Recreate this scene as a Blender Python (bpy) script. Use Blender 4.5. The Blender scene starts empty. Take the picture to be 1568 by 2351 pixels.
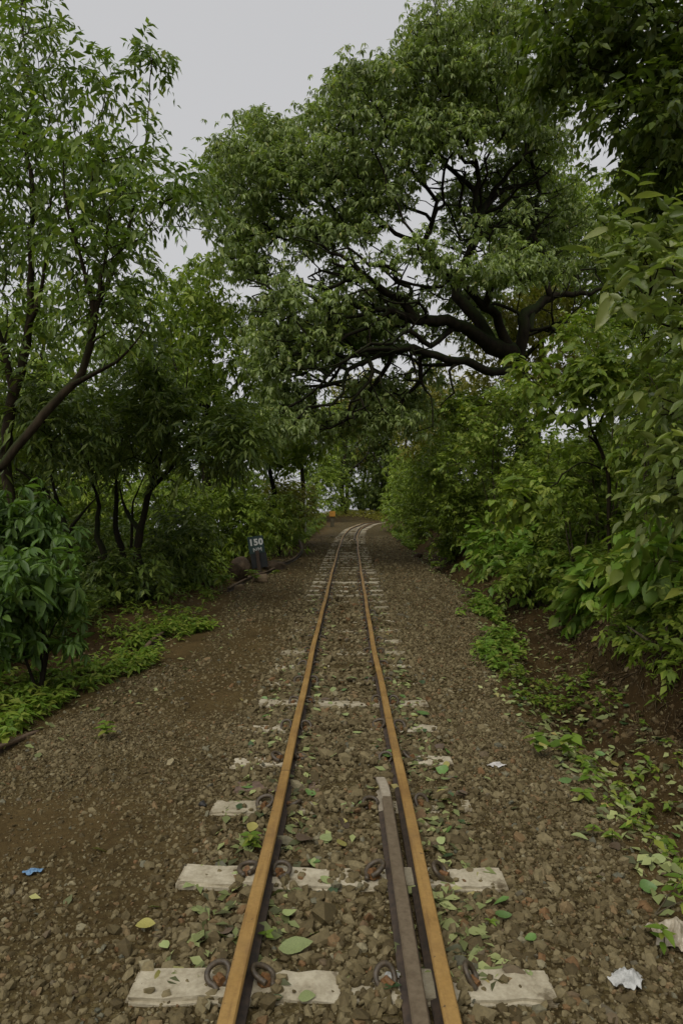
import bpy, bmesh, math
import numpy as np
from mathutils import Vector, Matrix
rng = np.random.default_rng(7)
R_ = math.radians
scene = bpy.context.scene

# ------------------------------------------------------------------ camera, sky, sun, exposure
FPX, CX, CY, CAMZ = 1567.0, 784.0, 1175.5, 1.60        # a 24 mm lens, held level at 1.6 m
cam_d = bpy.data.cameras.new('camera'); cam = bpy.data.objects.new('camera', cam_d)
scene.collection.objects.link(cam); scene.camera = cam
cam.location = (0, 0, CAMZ); cam.rotation_euler = (R_(90), 0, 0)
cam_d.sensor_fit = 'VERTICAL'; cam_d.sensor_height = 36.0; cam_d.sensor_width = 24.0; cam_d.lens = 24.0
cam_d.clip_start = 0.05; cam_d.clip_end = 6000

SUN_EL, SUN_AZ = R_(54), R_(205)
world = bpy.data.worlds.new('World'); scene.world = world; world.use_nodes = True
wt = world.node_tree; wt.nodes.clear()
wo = wt.nodes.new('ShaderNodeOutputWorld'); wb = wt.nodes.new('ShaderNodeBackground')
sky = wt.nodes.new('ShaderNodeTexSky'); sky.sky_type = 'NISHITA'; sky.sun_disc = False
sky.sun_elevation = SUN_EL; sky.sun_rotation = SUN_AZ; sky.air_density = 1.0; sky.dust_density = 6.0; sky.ozone_density = 1.0
hs = wt.nodes.new('ShaderNodeHueSaturation'); hs.inputs['Saturation'].default_value = 0.06
mixs = wt.nodes.new('ShaderNodeMix'); mixs.data_type = 'RGBA'; mixs.inputs['Factor'].default_value = 0.72
mixs.inputs['B'].default_value = (5.6, 5.62, 5.75, 1)           # the even grey of a closed cloud deck
wt.links.new(sky.outputs['Color'], hs.inputs['Color']); wt.links.new(hs.outputs['Color'], mixs.inputs['A'])
wt.links.new(mixs.outputs['Result'], wb.inputs['Color']); wt.links.new(wb.outputs[0], wo.inputs[0])
wb.inputs['Strength'].default_value = 0.12

sun_d = bpy.data.lights.new('sun', 'SUN'); sun_d.energy = 1.4; sun_d.angle = R_(45); sun_d.color = (1, 0.94, 0.82)
sun = bpy.data.objects.new('sun', sun_d); scene.collection.objects.link(sun)
sd = Vector((math.sin(SUN_AZ) * math.cos(SUN_EL), math.cos(SUN_AZ) * math.cos(SUN_EL), math.sin(SUN_EL)))
sun.rotation_euler = sd.to_track_quat('Z', 'Y').to_euler(); sun.location = (0, 0, 40)

vs = scene.view_settings
vs.view_transform = 'Standard'; vs.look = 'None'; vs.exposure = 0.0; vs.gamma = 1.0
scene.display_settings.display_device = 'sRGB'
cy = scene.cycles
cy.max_bounces = 5; cy.diffuse_bounces = 3; cy.glossy_bounces = 2; cy.transmission_bounces = 3; cy.transparent_max_bounces = 4
cy.caustics_reflective = False; cy.caustics_refractive = False; cy.use_denoising = True
cy.use_adaptive_sampling = True; cy.adaptive_threshold = 0.02

# ------------------------------------------------------------------ helpers
def P(px, py, Y):
    return np.array([(px - CX) / FPX * Y, Y, CAMZ - (py - CY) / FPX * Y])

def link(o, parent=None):
    scene.collection.objects.link(o)
    if parent is not None: o.parent = parent
    return o

def tag(o, label=None, cat=None, group=None, kind=None):
    if label: o['label'] = label
    if cat: o['category'] = cat
    if group: o['group'] = group
    if kind: o['kind'] = kind
    return o

def empty(name, loc, rot=(0, 0, 0)):
    o = bpy.data.objects.new(name, None); o.location = loc; o.rotation_euler = rot; o.empty_display_size = 0.1
    return link(o)

def np_mesh(name, V, F, mat=None, smooth=True, fattr=None):
    """V (n,3), F (m,3|4) or a list of such arrays"""
    me = bpy.data.meshes.new(name)
    Fs = F if isinstance(F, list) else [F]
    Fs = [f for f in Fs if len(f)]
    V = np.asarray(V, np.float32)
    me.vertices.add(len(V)); me.vertices.foreach_set('co', V.ravel())
    nl = sum(f.size for f in Fs); npoly = sum(len(f) for f in Fs)
    me.loops.add(nl); me.polygons.add(npoly)
    me.loops.foreach_set('vertex_index', np.concatenate([f.ravel() for f in Fs]).astype(np.int32))
    sizes = np.concatenate([np.full(len(f), f.shape[1]) for f in Fs])
    starts = np.concatenate([[0], np.cumsum(sizes)[:-1]]).astype(np.int32)
    me.polygons.foreach_set('loop_start', starts)
    me.polygons.foreach_set('use_smooth', np.full(npoly, smooth, dtype=bool))
    me.update(calc_edges=True)
    if fattr is not None:
        for k, a in fattr.items():
            at = me.attributes.new(k, 'FLOAT', 'POINT'); at.data.foreach_set('value', np.asarray(a, np.float32))
    if mat: me.materials.append(mat)
    return me

def obj(name, me, parent=None, inv=True):
    o = bpy.data.objects.new(name, me)
    return link(o, parent)

def nrm(a):
    return a / np.maximum(np.linalg.norm(a, axis=-1, keepdims=True), 1e-9)

def smooth01(t):
    t = np.clip(t, 0, 1); return t * t * (3 - 2 * t)

# sum-of-sines noise, good enough for terrain and masks
_nd = rng.normal(size=(6, 10, 2)); _np = rng.uniform(0, 6.28, size=(6, 10))
def noise2(x, y, f, k=0):
    s = 0
    for i in range(10):
        d = _nd[k, i]; s = s + np.sin((x * d[0] + y * d[1]) * f + _np[k, i])
    return s / 3.2

# ------------------------------------------------------------------ materials
def new_mat(name):
    m = bpy.data.materials.new(name); m.use_nodes = True
    nt = m.node_tree; nt.nodes.clear()
    out = nt.nodes.new('ShaderNodeOutputMaterial'); b = nt.nodes.new('ShaderNodeBsdfPrincipled')
    nt.links.new(b.outputs[0], out.inputs[0])
    return m, nt, b, out

def ramp(nt, fac, stops, interp='LINEAR'):
    r = nt.nodes.new('ShaderNodeValToRGB'); e = r.color_ramp.elements; r.color_ramp.interpolation = interp
    while len(e) > 1: e.remove(e[0])
    e[0].position = stops[0][0]; e[0].color = (*stops[0][1], 1)
    for p, c in stops[1:]:
        q = e.new(p); q.color = (*c, 1)
    nt.links.new(fac, r.inputs['Fac']); return r.outputs['Color']

def noise_node(nt, scale, detail=4, rough=0.55, coord='Object', vec=None, kind='ShaderNodeTexNoise'):
    n = nt.nodes.new(kind); n.inputs['Scale'].default_value = scale
    if kind == 'ShaderNodeTexNoise':
        n.inputs['Detail'].default_value = detail; n.inputs['Roughness'].default_value = rough
    if vec is None:
        tc = nt.nodes.new('ShaderNodeTexCoord'); vec = tc.outputs[coord]
    nt.links.new(vec, n.inputs['Vector']); return n

def mixc(nt, fac, a, b, blend='MIX'):
    m = nt.nodes.new('ShaderNodeMix'); m.data_type = 'RGBA'; m.blend_type = blend
    for s, v in (('Factor', fac), ('A', a), ('B', b)):
        if isinstance(v, (int, float)): m.inputs[s].default_value = v
        elif isinstance(v, tuple): m.inputs[s].default_value = (*v, 1)
        else: nt.links.new(v, m.inputs[s])
    return m.outputs['Result']

def bump(nt, b, h, strength, dist, normal=None):
    bn = nt.nodes.new('ShaderNodeBump'); bn.inputs['Strength'].default_value = strength; bn.inputs['Distance'].default_value = dist
    nt.links.new(h, bn.inputs['Height'])
    if normal is not None: nt.links.new(normal, bn.inputs['Normal'])
    nt.links.new(bn.outputs[0], b.inputs['Normal']); return bn.outputs[0]

def leaf_mat(name, dark, mid, light, odd=None, rough=0.42, transl=0.30, spec=0.22):
    m, nt, b, out = new_mat(name)
    g = nt.nodes.new('ShaderNodeNewGeometry')
    st = [(0.0, dark), (0.5, mid), (0.955, light)]
    if odd: st.append((0.992, odd))
    col = ramp(nt, g.outputs['Random Per Island'], st)
    n = noise_node(nt, 0.9, 2)
    hv = nt.nodes.new('ShaderNodeHueSaturation')
    mr = nt.nodes.new('ShaderNodeMapRange'); mr.inputs[1].default_value = 0.3; mr.inputs[2].default_value = 0.7
    mr.inputs[3].default_value = 0.7; mr.inputs[4].default_value = 1.3
    nt.links.new(n.outputs[0], mr.inputs[0]); nt.links.new(mr.outputs[0], hv.inputs['Value']); nt.links.new(col, hv.inputs['Color'])
    # undersides are paler
    back = mixc(nt, g.outputs['Backfacing'], hv.outputs['Color'], mixc(nt, 0.35, hv.outputs['Color'], (0.15, 0.18, 0.06)))
    nt.links.new(back, b.inputs['Base Color'])
    b.inputs['Roughness'].default_value = rough; b.inputs['Specular IOR Level'].default_value = spec
    tr = nt.nodes.new('ShaderNodeBsdfTranslucent')
    tcol = mixc(nt, 1.0, hv.outputs['Color'], (1.5, 1.65, 0.7), 'MULTIPLY'); nt.links.new(tcol, tr.inputs['Color'])
    ms = nt.nodes.new('ShaderNodeMixShader'); ms.inputs[0].default_value = transl
    nt.links.new(b.outputs[0], ms.inputs[1]); nt.links.new(tr.outputs[0], ms.inputs[2]); nt.links.new(ms.outputs[0], out.inputs[0])
    return m

def bark_mat(name, c1, c2, moss=None, scale=9):
    m, nt, b, out = new_mat(name)
    tc = nt.nodes.new('ShaderNodeTexCoord'); mp = nt.nodes.new('ShaderNodeMapping'); mp.inputs['Scale'].default_value = (1, 1, 0.35)
    nt.links.new(tc.outputs['Object'], mp.inputs[0])
    n = noise_node(nt, scale, 6, 0.65, vec=mp.outputs[0])
    col = ramp(nt, n.outputs[0], [(0.3, c1), (0.68, c2)])
    if moss:
        n2 = noise_node(nt, 1.6, 5, 0.6); gm = nt.nodes.new('ShaderNodeNewGeometry'); sx = nt.nodes.new('ShaderNodeSeparateXYZ')
        nt.links.new(gm.outputs['Normal'], sx.inputs[0])
        ad = nt.nodes.new('ShaderNodeMath'); ad.operation = 'MULTIPLY_ADD'; nt.links.new(sx.outputs[2], ad.inputs[0]); ad.inputs[1].default_value = 0.35
        nt.links.new(n2.outputs[0], ad.inputs[2])
        f = ramp(nt, ad.outputs[0], [(0.5, (0, 0, 0)), (0.75, (1, 1, 1))])
        col = mixc(nt, f, col, moss)
    nt.links.new(col, b.inputs['Base Color']); b.inputs['Roughness'].default_value = 0.9; b.inputs['Specular IOR Level'].default_value = 0.1
    bump(nt, b, n.outputs[0], 0.7, 0.03); return m

M = {}
M['lf_big'] = leaf_mat('leaf_rosette_green', (0.120, 0.168, 0.055), (0.205, 0.269, 0.081), (0.303, 0.365, 0.116), (0.345, 0.324, 0.109), rough=0.40, spec=0.42)
M['lf_tall'] = leaf_mat('leaf_lance_green', (0.076, 0.123, 0.024), (0.128, 0.194, 0.040), (0.204, 0.265, 0.065), (0.280, 0.326, 0.058), rough=0.36)
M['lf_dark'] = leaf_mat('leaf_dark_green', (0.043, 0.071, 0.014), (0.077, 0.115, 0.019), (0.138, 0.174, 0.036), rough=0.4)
M['lf_broad'] = leaf_mat('leaf_broad_green', (0.107, 0.166, 0.026), (0.182, 0.254, 0.041), (0.280, 0.326, 0.068), (0.280, 0.281, 0.048), rough=0.38)
M['lf_grey'] = leaf_mat('leaf_grey_green', (0.098, 0.141, 0.032), (0.162, 0.211, 0.056), (0.258, 0.290, 0.092), rough=0.36, spec=0.38)
M['lf_bright'] = leaf_mat('leaf_bright_green', (0.105, 0.191, 0.025), (0.172, 0.292, 0.037), (0.256, 0.292, 0.061), rough=0.42)
M['lf_weed'] = leaf_mat('leaf_weed_green', (0.081, 0.143, 0.017), (0.141, 0.222, 0.026), (0.215, 0.244, 0.043), rough=0.45)
M['lf_small'] = leaf_mat('leaf_small_green', (0.098, 0.149, 0.021), (0.166, 0.238, 0.032), (0.258, 0.317, 0.047), (0.280, 0.317, 0.058))
M['lf_olive'] = leaf_mat('leaf_olive_green', (0.152, 0.149, 0.026), (0.226, 0.214, 0.041), (0.280, 0.273, 0.058), (0.280, 0.245, 0.058))
M['lf_bush'] = leaf_mat('leaf_bush_green', (0.047, 0.092, 0.018), (0.080, 0.149, 0.026), (0.132, 0.221, 0.044), rough=0.42, spec=0.3)
M['bark_dark'] = bark_mat('bark_dark', (0.007, 0.006, 0.0045), (0.028, 0.022, 0.014), (0.018, 0.026, 0.007))
M['bark_brown'] = bark_mat('bark_brown', (0.016, 0.012, 0.007), (0.05, 0.037, 0.023), (0.028, 0.038, 0.012))
M['bark_twig'] = bark_mat('bark_twig', (0.06, 0.05, 0.03), (0.13, 0.11, 0.07))

def simple_mat(name, c1, c2, scale=20, rough=0.6, metal=0.0, bmp=0.3, dist=0.004, c3=None, spec=0.5):
    m, nt, b, out = new_mat(name)
    n = noise_node(nt, scale, 6, 0.65)
    st = [(0.32, c1), (0.65, c2)] + ([(0.74, c3)] if c3 else [])
    nt.links.new(ramp(nt, n.outputs[0], st), b.inputs['Base Color'])
    b.inputs['Roughness'].default_value = rough; b.inputs['Metallic'].default_value = metal; b.inputs['Specular IOR Level'].default_value = spec
    if bmp: bump(nt, b, n.outputs[0], bmp, dist)
    return m

# ------------------------------------------------------------------ the lie of the land
_cy = np.array([-10, 0, 2, 6.2, 9.2, 14.3, 20, 24, 33, 42, 52, 62, 68, 74, 80])
_cx = np.array([0.0, 0.0, 0.001, 0.012, 0.04, 0.10, 0.18, 0.24, 0.42, 0.86, 2.0, 4.2, 6.8, 10.5, 15.5])
_fy = np.linspace(-10, 80, 1801); _fx = np.interp(_fy, _cy, _cx)
for _ in range(3): _fx = np.convolve(np.pad(_fx, 30, mode='reflect', reflect_type='odd'), np.hanning(61) / np.hanning(61).sum(), mode='valid')
def cx_(y): return np.interp(y, _fy, _fx)
def rise(y): return np.interp(y, [-10, 7, 14.3, 23.7, 33, 42, 52, 62, 72], [0, 0, .11, .25, .37, .5, .66, .80, .88])
def GL(y): return np.interp(y, [-2, 3, 4.7, 8.2, 11, 14.8, 20, 25, 40, 55, 70], [-3.0, -2.75, -2.35, -1.85, -2.0, -2.35, -2.0, -1.55, -1.15, -.55, 0.5])
def GR(y): return np.interp(y, [-2, 2.8, 6, 9, 12, 20, 35, 52, 62, 70], [1.5, 1.40, 1.44, 1.95, 2.35, 2.25, 2.5, 3.9, 6.0, 9])
def BF(y): return np.interp(y, [-2, 2.8, 5.3, 8, 10.4, 20, 35, 52, 62, 70], [2.05, 2.1, 2.3, 2.8, 3.2, 3.15, 3.5, 5.0, 7.4, 11])
def H(x, y, micro=True):
    x = np.asarray(x, float); y = np.asarray(y, float)
    yc = np.clip(y, -10, 72)
    h = rise(yc).astype(float)
    gl, gr, bf = GL(yc), GR(yc), BF(yc)
    # ditch on the right
    w = np.maximum(bf - gr, 0.3); u = np.clip((x - gr) / w, 0, 1)
    h = h - 0.2 * np.sin(np.pi * u) ** 2 - 0.06 * smooth01((x - gr) / 0.6)
    # cut bank and hillside
    t = x - bf + 0.12 * noise2(x * 0.0, y, 1.3, 1) + 0.05 * noise2(x, y, 4.5, 5)
    bh = 0.62 + 0.16 * noise2(y * 0, y, 0.5, 2)
    h = h + bh * smooth01(t / 0.5) + 0.5 * np.clip(t - 0.3, 0, 9)
    # left verge, then a valley
    s = gl - x
    h = h + 0.10 * smooth01(s / 1.0) - 0.42 * np.clip(s - 4.2, 0, 90)
    # a little mound where the line turns away, then the hill ends
    m = smooth01((y - 58) / 8) * smooth01((x + 3.0) / 3) * smooth01((cx_(yc) - 1.3 - x) / 2.5)
    h = h + 0.55 * m
    h = h - 0.45 * np.clip(y - 74 - 0.4 * np.clip(x, 0, 50), 0, 90)
    h = h - 0.3 * np.clip(-y - 60, 0, 60)
    if micro:
        off = np.clip(np.maximum(s, x - gr), 0, 1)
        h = h + (0.012 + 0.05 * off) * noise2(x, y, 1.9, 3) + (0.004 + 0.022 * off) * noise2(x, y, 7.5, 4) + 0.016 * off * noise2(x, y, 17.0, 0) * noise2(x, y, 5.0, 2)
    return h
def h1(x, y): return float(H(np.array([x]), np.array([y]))[0])

def gravel_mask(x, y):
    yc = np.clip(y, -10, 72)
    wob = 0.18 * noise2(x, y, 2.0, 0)
    a = smooth01((x - GL(yc) + wob) / 0.35) * smooth01((GR(yc) - x + .6 * wob + .05) / 0.2)
    bare = np.exp(-(((x + 1.6) / 0.95) ** 2 + ((y - 3.4) / 0.55) ** 2) * 1.0)                       # the trodden patch of bare earth
    bare2 = np.clip(0.9 * np.exp(-(((x + 1.1) / 0.42) ** 2)) * smooth01((y - 3.0) / 3) * (0.85 + 0.4 * noise2(x, y, 1.1, 2)), 0, .95)
    bare3 = 0.6 * np.exp(-(((x + 0.85) / 0.35) ** 2 + ((y - 2.75) / 0.5) ** 2))
    bare4 = 0.6 * smooth01((y - 5.5) / 3) * np.exp(-(((x - cx_(y)) / 0.16) ** 2))                      # earth between the rails
    return np.clip(a * (1 - 0.96 * bare) * (1 - bare2) * (1 - bare3) * (1 - bare4), 0, 1)

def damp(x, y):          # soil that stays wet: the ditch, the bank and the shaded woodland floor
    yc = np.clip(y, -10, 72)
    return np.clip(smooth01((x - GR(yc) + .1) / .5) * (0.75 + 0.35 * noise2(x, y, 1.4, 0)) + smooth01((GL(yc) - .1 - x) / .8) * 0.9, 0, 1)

def grid_axis(segs):
    out = []
    for a, b, st in segs: out.append(np.arange(a, b, st))
    return np.concatenate(out + [np.array([segs[-1][1]])])
gx = grid_axis([(-1500, -300, 200), (-300, -60, 30), (-60, -14, 3), (-14, -4, .25), (-4, 4.6, .045), (4.6, 10, .25), (10, 40, 2), (40, 200, 20), (200, 1500, 200)])
gy = grid_axis([(-1500, -200, 200), (-200, -30, 20), (-30, 0, 1.), (0, 1.5, .1), (1.5, 6, .04), (6, 12, .08), (12, 30, .2), (30, 90, .6), (90, 220, 6), (220, 2400, 150)])
GX, GY = np.meshgrid(gx, gy, indexing='ij')
GZ = H(GX.ravel(), GY.ravel())
GV = np.stack([GX.ravel(), GY.ravel(), GZ], 1)
nx, ny = len(gx), len(gy)
idx = np.arange(nx * ny).reshape(nx, ny)
GF = np.stack([idx[:-1, :-1], idx[1:, :-1], idx[1:, 1:], idx[:-1, 1:]], -1).reshape(-1, 4)

m, nt, b, out = new_mat('earth')
at = nt.nodes.new('ShaderNodeAttribute'); at.attribute_name = 'gravel'
nA = noise_node(nt, 1.7, 6, 0.6); nB = noise_node(nt, 26, 5, 0.7); nC = noise_node(nt, 150, 3, 0.7)
soil = ramp(nt, nA.outputs[0], [(0.3, (0.056, 0.038, 0.014)), (0.55, (0.096, 0.066, 0.026)), (0.75, (0.132, 0.093, 0.038))])
soil = mixc(nt, 0.55, soil, ramp(nt, nB.outputs[0], [(0.3, (0.35, 0.33, 0.3)), (0.7, (1.3, 1.25, 1.2))]), 'MULTIPLY')
vor = noise_node(nt, 34, kind='ShaderNodeTexVoronoi'); vor.feature = 'F1'
grav = ramp(nt, vor.outputs['Color'], [(0.1, (0.065, 0.047, 0.019)), (0.5, (0.11, 0.086, 0.036)), (0.9, (0.165, 0.134, 0.062))])
vd = ramp(nt, vor.outputs['Distance'], [(0.25, (1, 1, 1)), (0.75, (0.3, 0.27, 0.24))])
grav = mixc(nt, 0.85, grav, vd, 'MULTIPLY')
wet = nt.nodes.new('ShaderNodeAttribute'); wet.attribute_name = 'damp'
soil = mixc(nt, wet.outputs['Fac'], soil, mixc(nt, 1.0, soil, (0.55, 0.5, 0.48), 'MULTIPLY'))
bedm = nt.nodes.new('ShaderNodeMath'); bedm.operation = 'MULTIPLY'; nt.links.new(at.outputs['Fac'], bedm.inputs[0])
nt.links.new(ramp(nt, nB.outputs[0], [(0.3, (0.3, 0.3, 0.3)), (0.6, (1, 1, 1))]), bedm.inputs[1])
col = mixc(nt, bedm.outputs[0], soil, grav)
nt.links.new(col, b.inputs['Base Color']); b.inputs['Roughness'].default_value = 0.9; b.inputs['Specular IOR Level'].default_value = 0.1
iv = nt.nodes.new('ShaderNodeMath'); iv.operation = 'SUBTRACT'; iv.inputs[0].default_value = 1.0; nt.links.new(vor.outputs['Distance'], iv.inputs[1])
mv = nt.nodes.new('ShaderNodeMath'); mv.operation = 'MULTIPLY'; nt.links.new(iv.outputs[0], mv.inputs[0]); nt.links.new(at.outputs['Fac'], mv.inputs[1])
b1 = nt.nodes.new('ShaderNodeBump'); b1.inputs['Strength'].default_value = 0.8; b1.inputs['Distance'].default_value = 0.02; nt.links.new(mv.outputs[0], b1.inputs['Height'])
av = nt.nodes.new('ShaderNodeMath'); av.operation = 'ADD'; nt.links.new(nB.outputs[0], av.inputs[0]); nt.links.new(nC.outputs[0], av.inputs[1])
bump(nt, b, av.outputs[0], 0.7, 0.012, b1.outputs[0])
M['earth'] = m
ground = obj('ground', np_mesh('ground', GV, GF, M['earth'], True, {'gravel': gravel_mask(GX.ravel(), GY.ravel()), 'damp': damp(GX.ravel(), GY.ravel())}))
tag(ground, 'brown earth with a gravel track bed, a ditch and a cut bank', 'ground', kind='structure')

# ------------------------------------------------------------------ leaves
def leaf_template(lod, wide):
    """x along the blade (0..1), y across, z up; returns verts, tris"""
    if lod == 0:
        xs = [0.0, 0.16, 0.42, 0.72, 1.0]; ws = [0.03, 0.34, 0.5, 0.33, 0.0] if not wide else [0.05, 0.42, 0.5, 0.3, 0.0]
        V = []; F = []
        for x, w in zip(xs, ws):
            dz = -0.22 * x * x
            V += [(x, -w, dz + 0.10 * w), (x, 0, dz - 0.06 * (w > 0)), (x, w, dz + 0.10 * w)]
        for i in range(4):
            a = 3 * i
            for k in (0, 1):
                F += [(a + k, a + 3 + k, a + 4 + k), (a + k, a + 4 + k, a + 1 + k)]
        return np.array(V), np.array(F)
    if lod == 1:
        p = 0.4
        V = [(0, 0, 0), (p, -.5, -.01), (p, 0, -.09), (p, .5, -.01), (1, 0, -.26)]
        F = [(0, 1, 2), (0, 2, 3), (1, 4, 2), (2, 4, 3)]
        return np.array(V, float), np.array(F)
    V = [(0, 0, 0), (.42, -.5, -.03), (1, 0, -.2), (.42, .5, -.03)]
    return np.array(V, float), np.array([(0, 1, 2), (0, 2, 3)])

def leaves_mesh(name, pos, fwd, nor, L, W, mat, lod=1, wide=False, pre=None):
    T, F = leaf_template(lod, wide)
    fwd = nrm(fwd); nor = nrm(nor - (nor * fwd).sum(1, keepdims=True) * fwd); side = np.cross(nor, fwd)
    n = len(pos); nv = len(T)
    V = (pos[:, None, :] + L[:, None, None] * (T[None, :, 0:1] * fwd[:, None, :] + T[None, :, 2:3] * nor[:, None, :])
         + W[:, None, None] * T[None, :, 1:2] * side[:, None, :])
    FF = (F[None] + (np.arange(n) * nv)[:, None, None]).reshape(-1, 3)
    V = V.reshape(-1, 3)
    return np_mesh(name, V, FF, mat, True)

def rosettes(pts, outdir, r, per, nl, spread, L, W, droop=0.55, up=0.6):
    """per twig tips round every point, nl leaves round every tip, hanging from it"""
    A = len(pts)
    tips = np.repeat(pts, per, 0) + r.normal(size=(A * per, 3)) * spread * np.array([1, 1, .7])
    ax = nrm(np.repeat(outdir, per, 0) * 0.6 + np.array([0, 0, up]) + r.normal(size=(A * per, 3)) * 0.3)
    N = len(tips)
    ref = nrm(r.normal(size=(N, 3))); u = nrm(np.cross(ax, ref)); v = np.cross(ax, u)
    ang = (np.arange(nl) / nl * 6.283)[None] + r.uniform(0, 6.28, (N, 1)) + r.normal(size=(N, nl)) * 0.25
    rad = np.cos(ang)[..., None] * u[:, None] + np.sin(ang)[..., None] * v[:, None]
    dr = droop + r.normal(size=(N, nl, 1)) * 0.35
    fwd = rad * np.cos(dr) + ax[:, None] * 0.25 * r.uniform(-1, 1, (N, nl, 1)) - np.array([0, 0, 1.0]) * np.sin(dr)
    nor = ax[:, None] * 0.8 + np.array([0, 0, 0.6]) + rad * 0.25 + r.normal(size=(N, nl, 3)) * 0.28
    pos = np.repeat(tips, nl, 0).reshape(N, nl, 3) + rad * 0.015
    s = np.exp(r.normal(size=(N, nl)) * 0.22)
    s = s * np.repeat(np.exp(r.normal(size=N) * 0.12), nl).reshape(N, nl)
    return pos.reshape(-1, 3), fwd.reshape(-1, 3), nor.reshape(-1, 3), (L * s).ravel(), (W * s * np.exp(r.normal(size=s.shape) * .1)).ravel()

def sprays(pts, outdir, r, per, nl, tw, L, W, hang=0.35):
    """per drooping twigs at every point with nl alternate leaves along each"""
    A = len(pts); N = A * per
    d = nrm(np.repeat(outdir, per, 0) * 0.8 + r.normal(size=(N, 3)) * 0.55 + np.array([0, 0, 0.15]))
    st = np.repeat(pts, per, 0) + r.normal(size=(N, 3)) * tw * 0.35
    t = (np.arange(nl) + 0.5) / nl
    tl = tw * r.uniform(0.7, 1.3, (N, 1, 1))
    pos = st[:, None] + d[:, None] * t[None, :, None] * tl - np.array([0, 0, 1.0]) * (hang * tl * t[None, :, None] ** 2)
    hor = nrm(np.cross(d, np.array([0, 0, 1.0])) + 1e-3)
    sg = np.where(np.arange(nl) % 2 == 0, 1.0, -1.0)[None, :, None]
    tan = d[:, None] - np.array([0, 0, 1.0]) * 2 * hang * t[None, :, None]
    fwd = nrm(tan) * 0.75 + hor[:, None] * sg * 0.85 - np.array([0, 0, 1.0]) * r.uniform(0.0, 0.9, (N, nl, 1)) + r.normal(size=(N, nl, 3)) * 0.2
    nor = np.array([0, 0, 1.0]) + r.normal(size=(N, nl, 3)) * 0.5
    s = np.exp(r.normal(size=(N, nl)) * 0.22) * (1 - 0.25 * t[None])
    return pos.reshape(-1, 3), fwd.reshape(-1, 3), nor.reshape(-1, 3), (L * s).ravel(), (W * s).ravel()

# ------------------------------------------------------------------ trees
def catmull(pts, step):
    pts = np.asarray(pts, float)
    if len(pts) < 3:
        n = max(2, int(np.linalg.norm(pts[-1] - pts[0]) / step) + 1)
        return pts[0] + (pts[-1] - pts[0]) * np.linspace(0, 1, n)[:, None]
    q = np.vstack([2 * pts[0] - pts[1], pts, 2 * pts[-1] - pts[-2]]); out = []
    for i in range(1, len(q) - 2):
        n = max(1, int(round(np.linalg.norm(q[i + 1] - q[i]) / step)))
        for t in np.arange(n) / n:
            a, b_, c, d = q[i - 1], q[i], q[i + 1], q[i + 2]
            out.append(0.5 * (2 * b_ + (c - a) * t + (2 * a - 5 * b_ + 4 * c - d) * t * t + (3 * b_ - a - 3 * c + d) * t ** 3))
    out.append(pts[-1]); return np.array(out)

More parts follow.
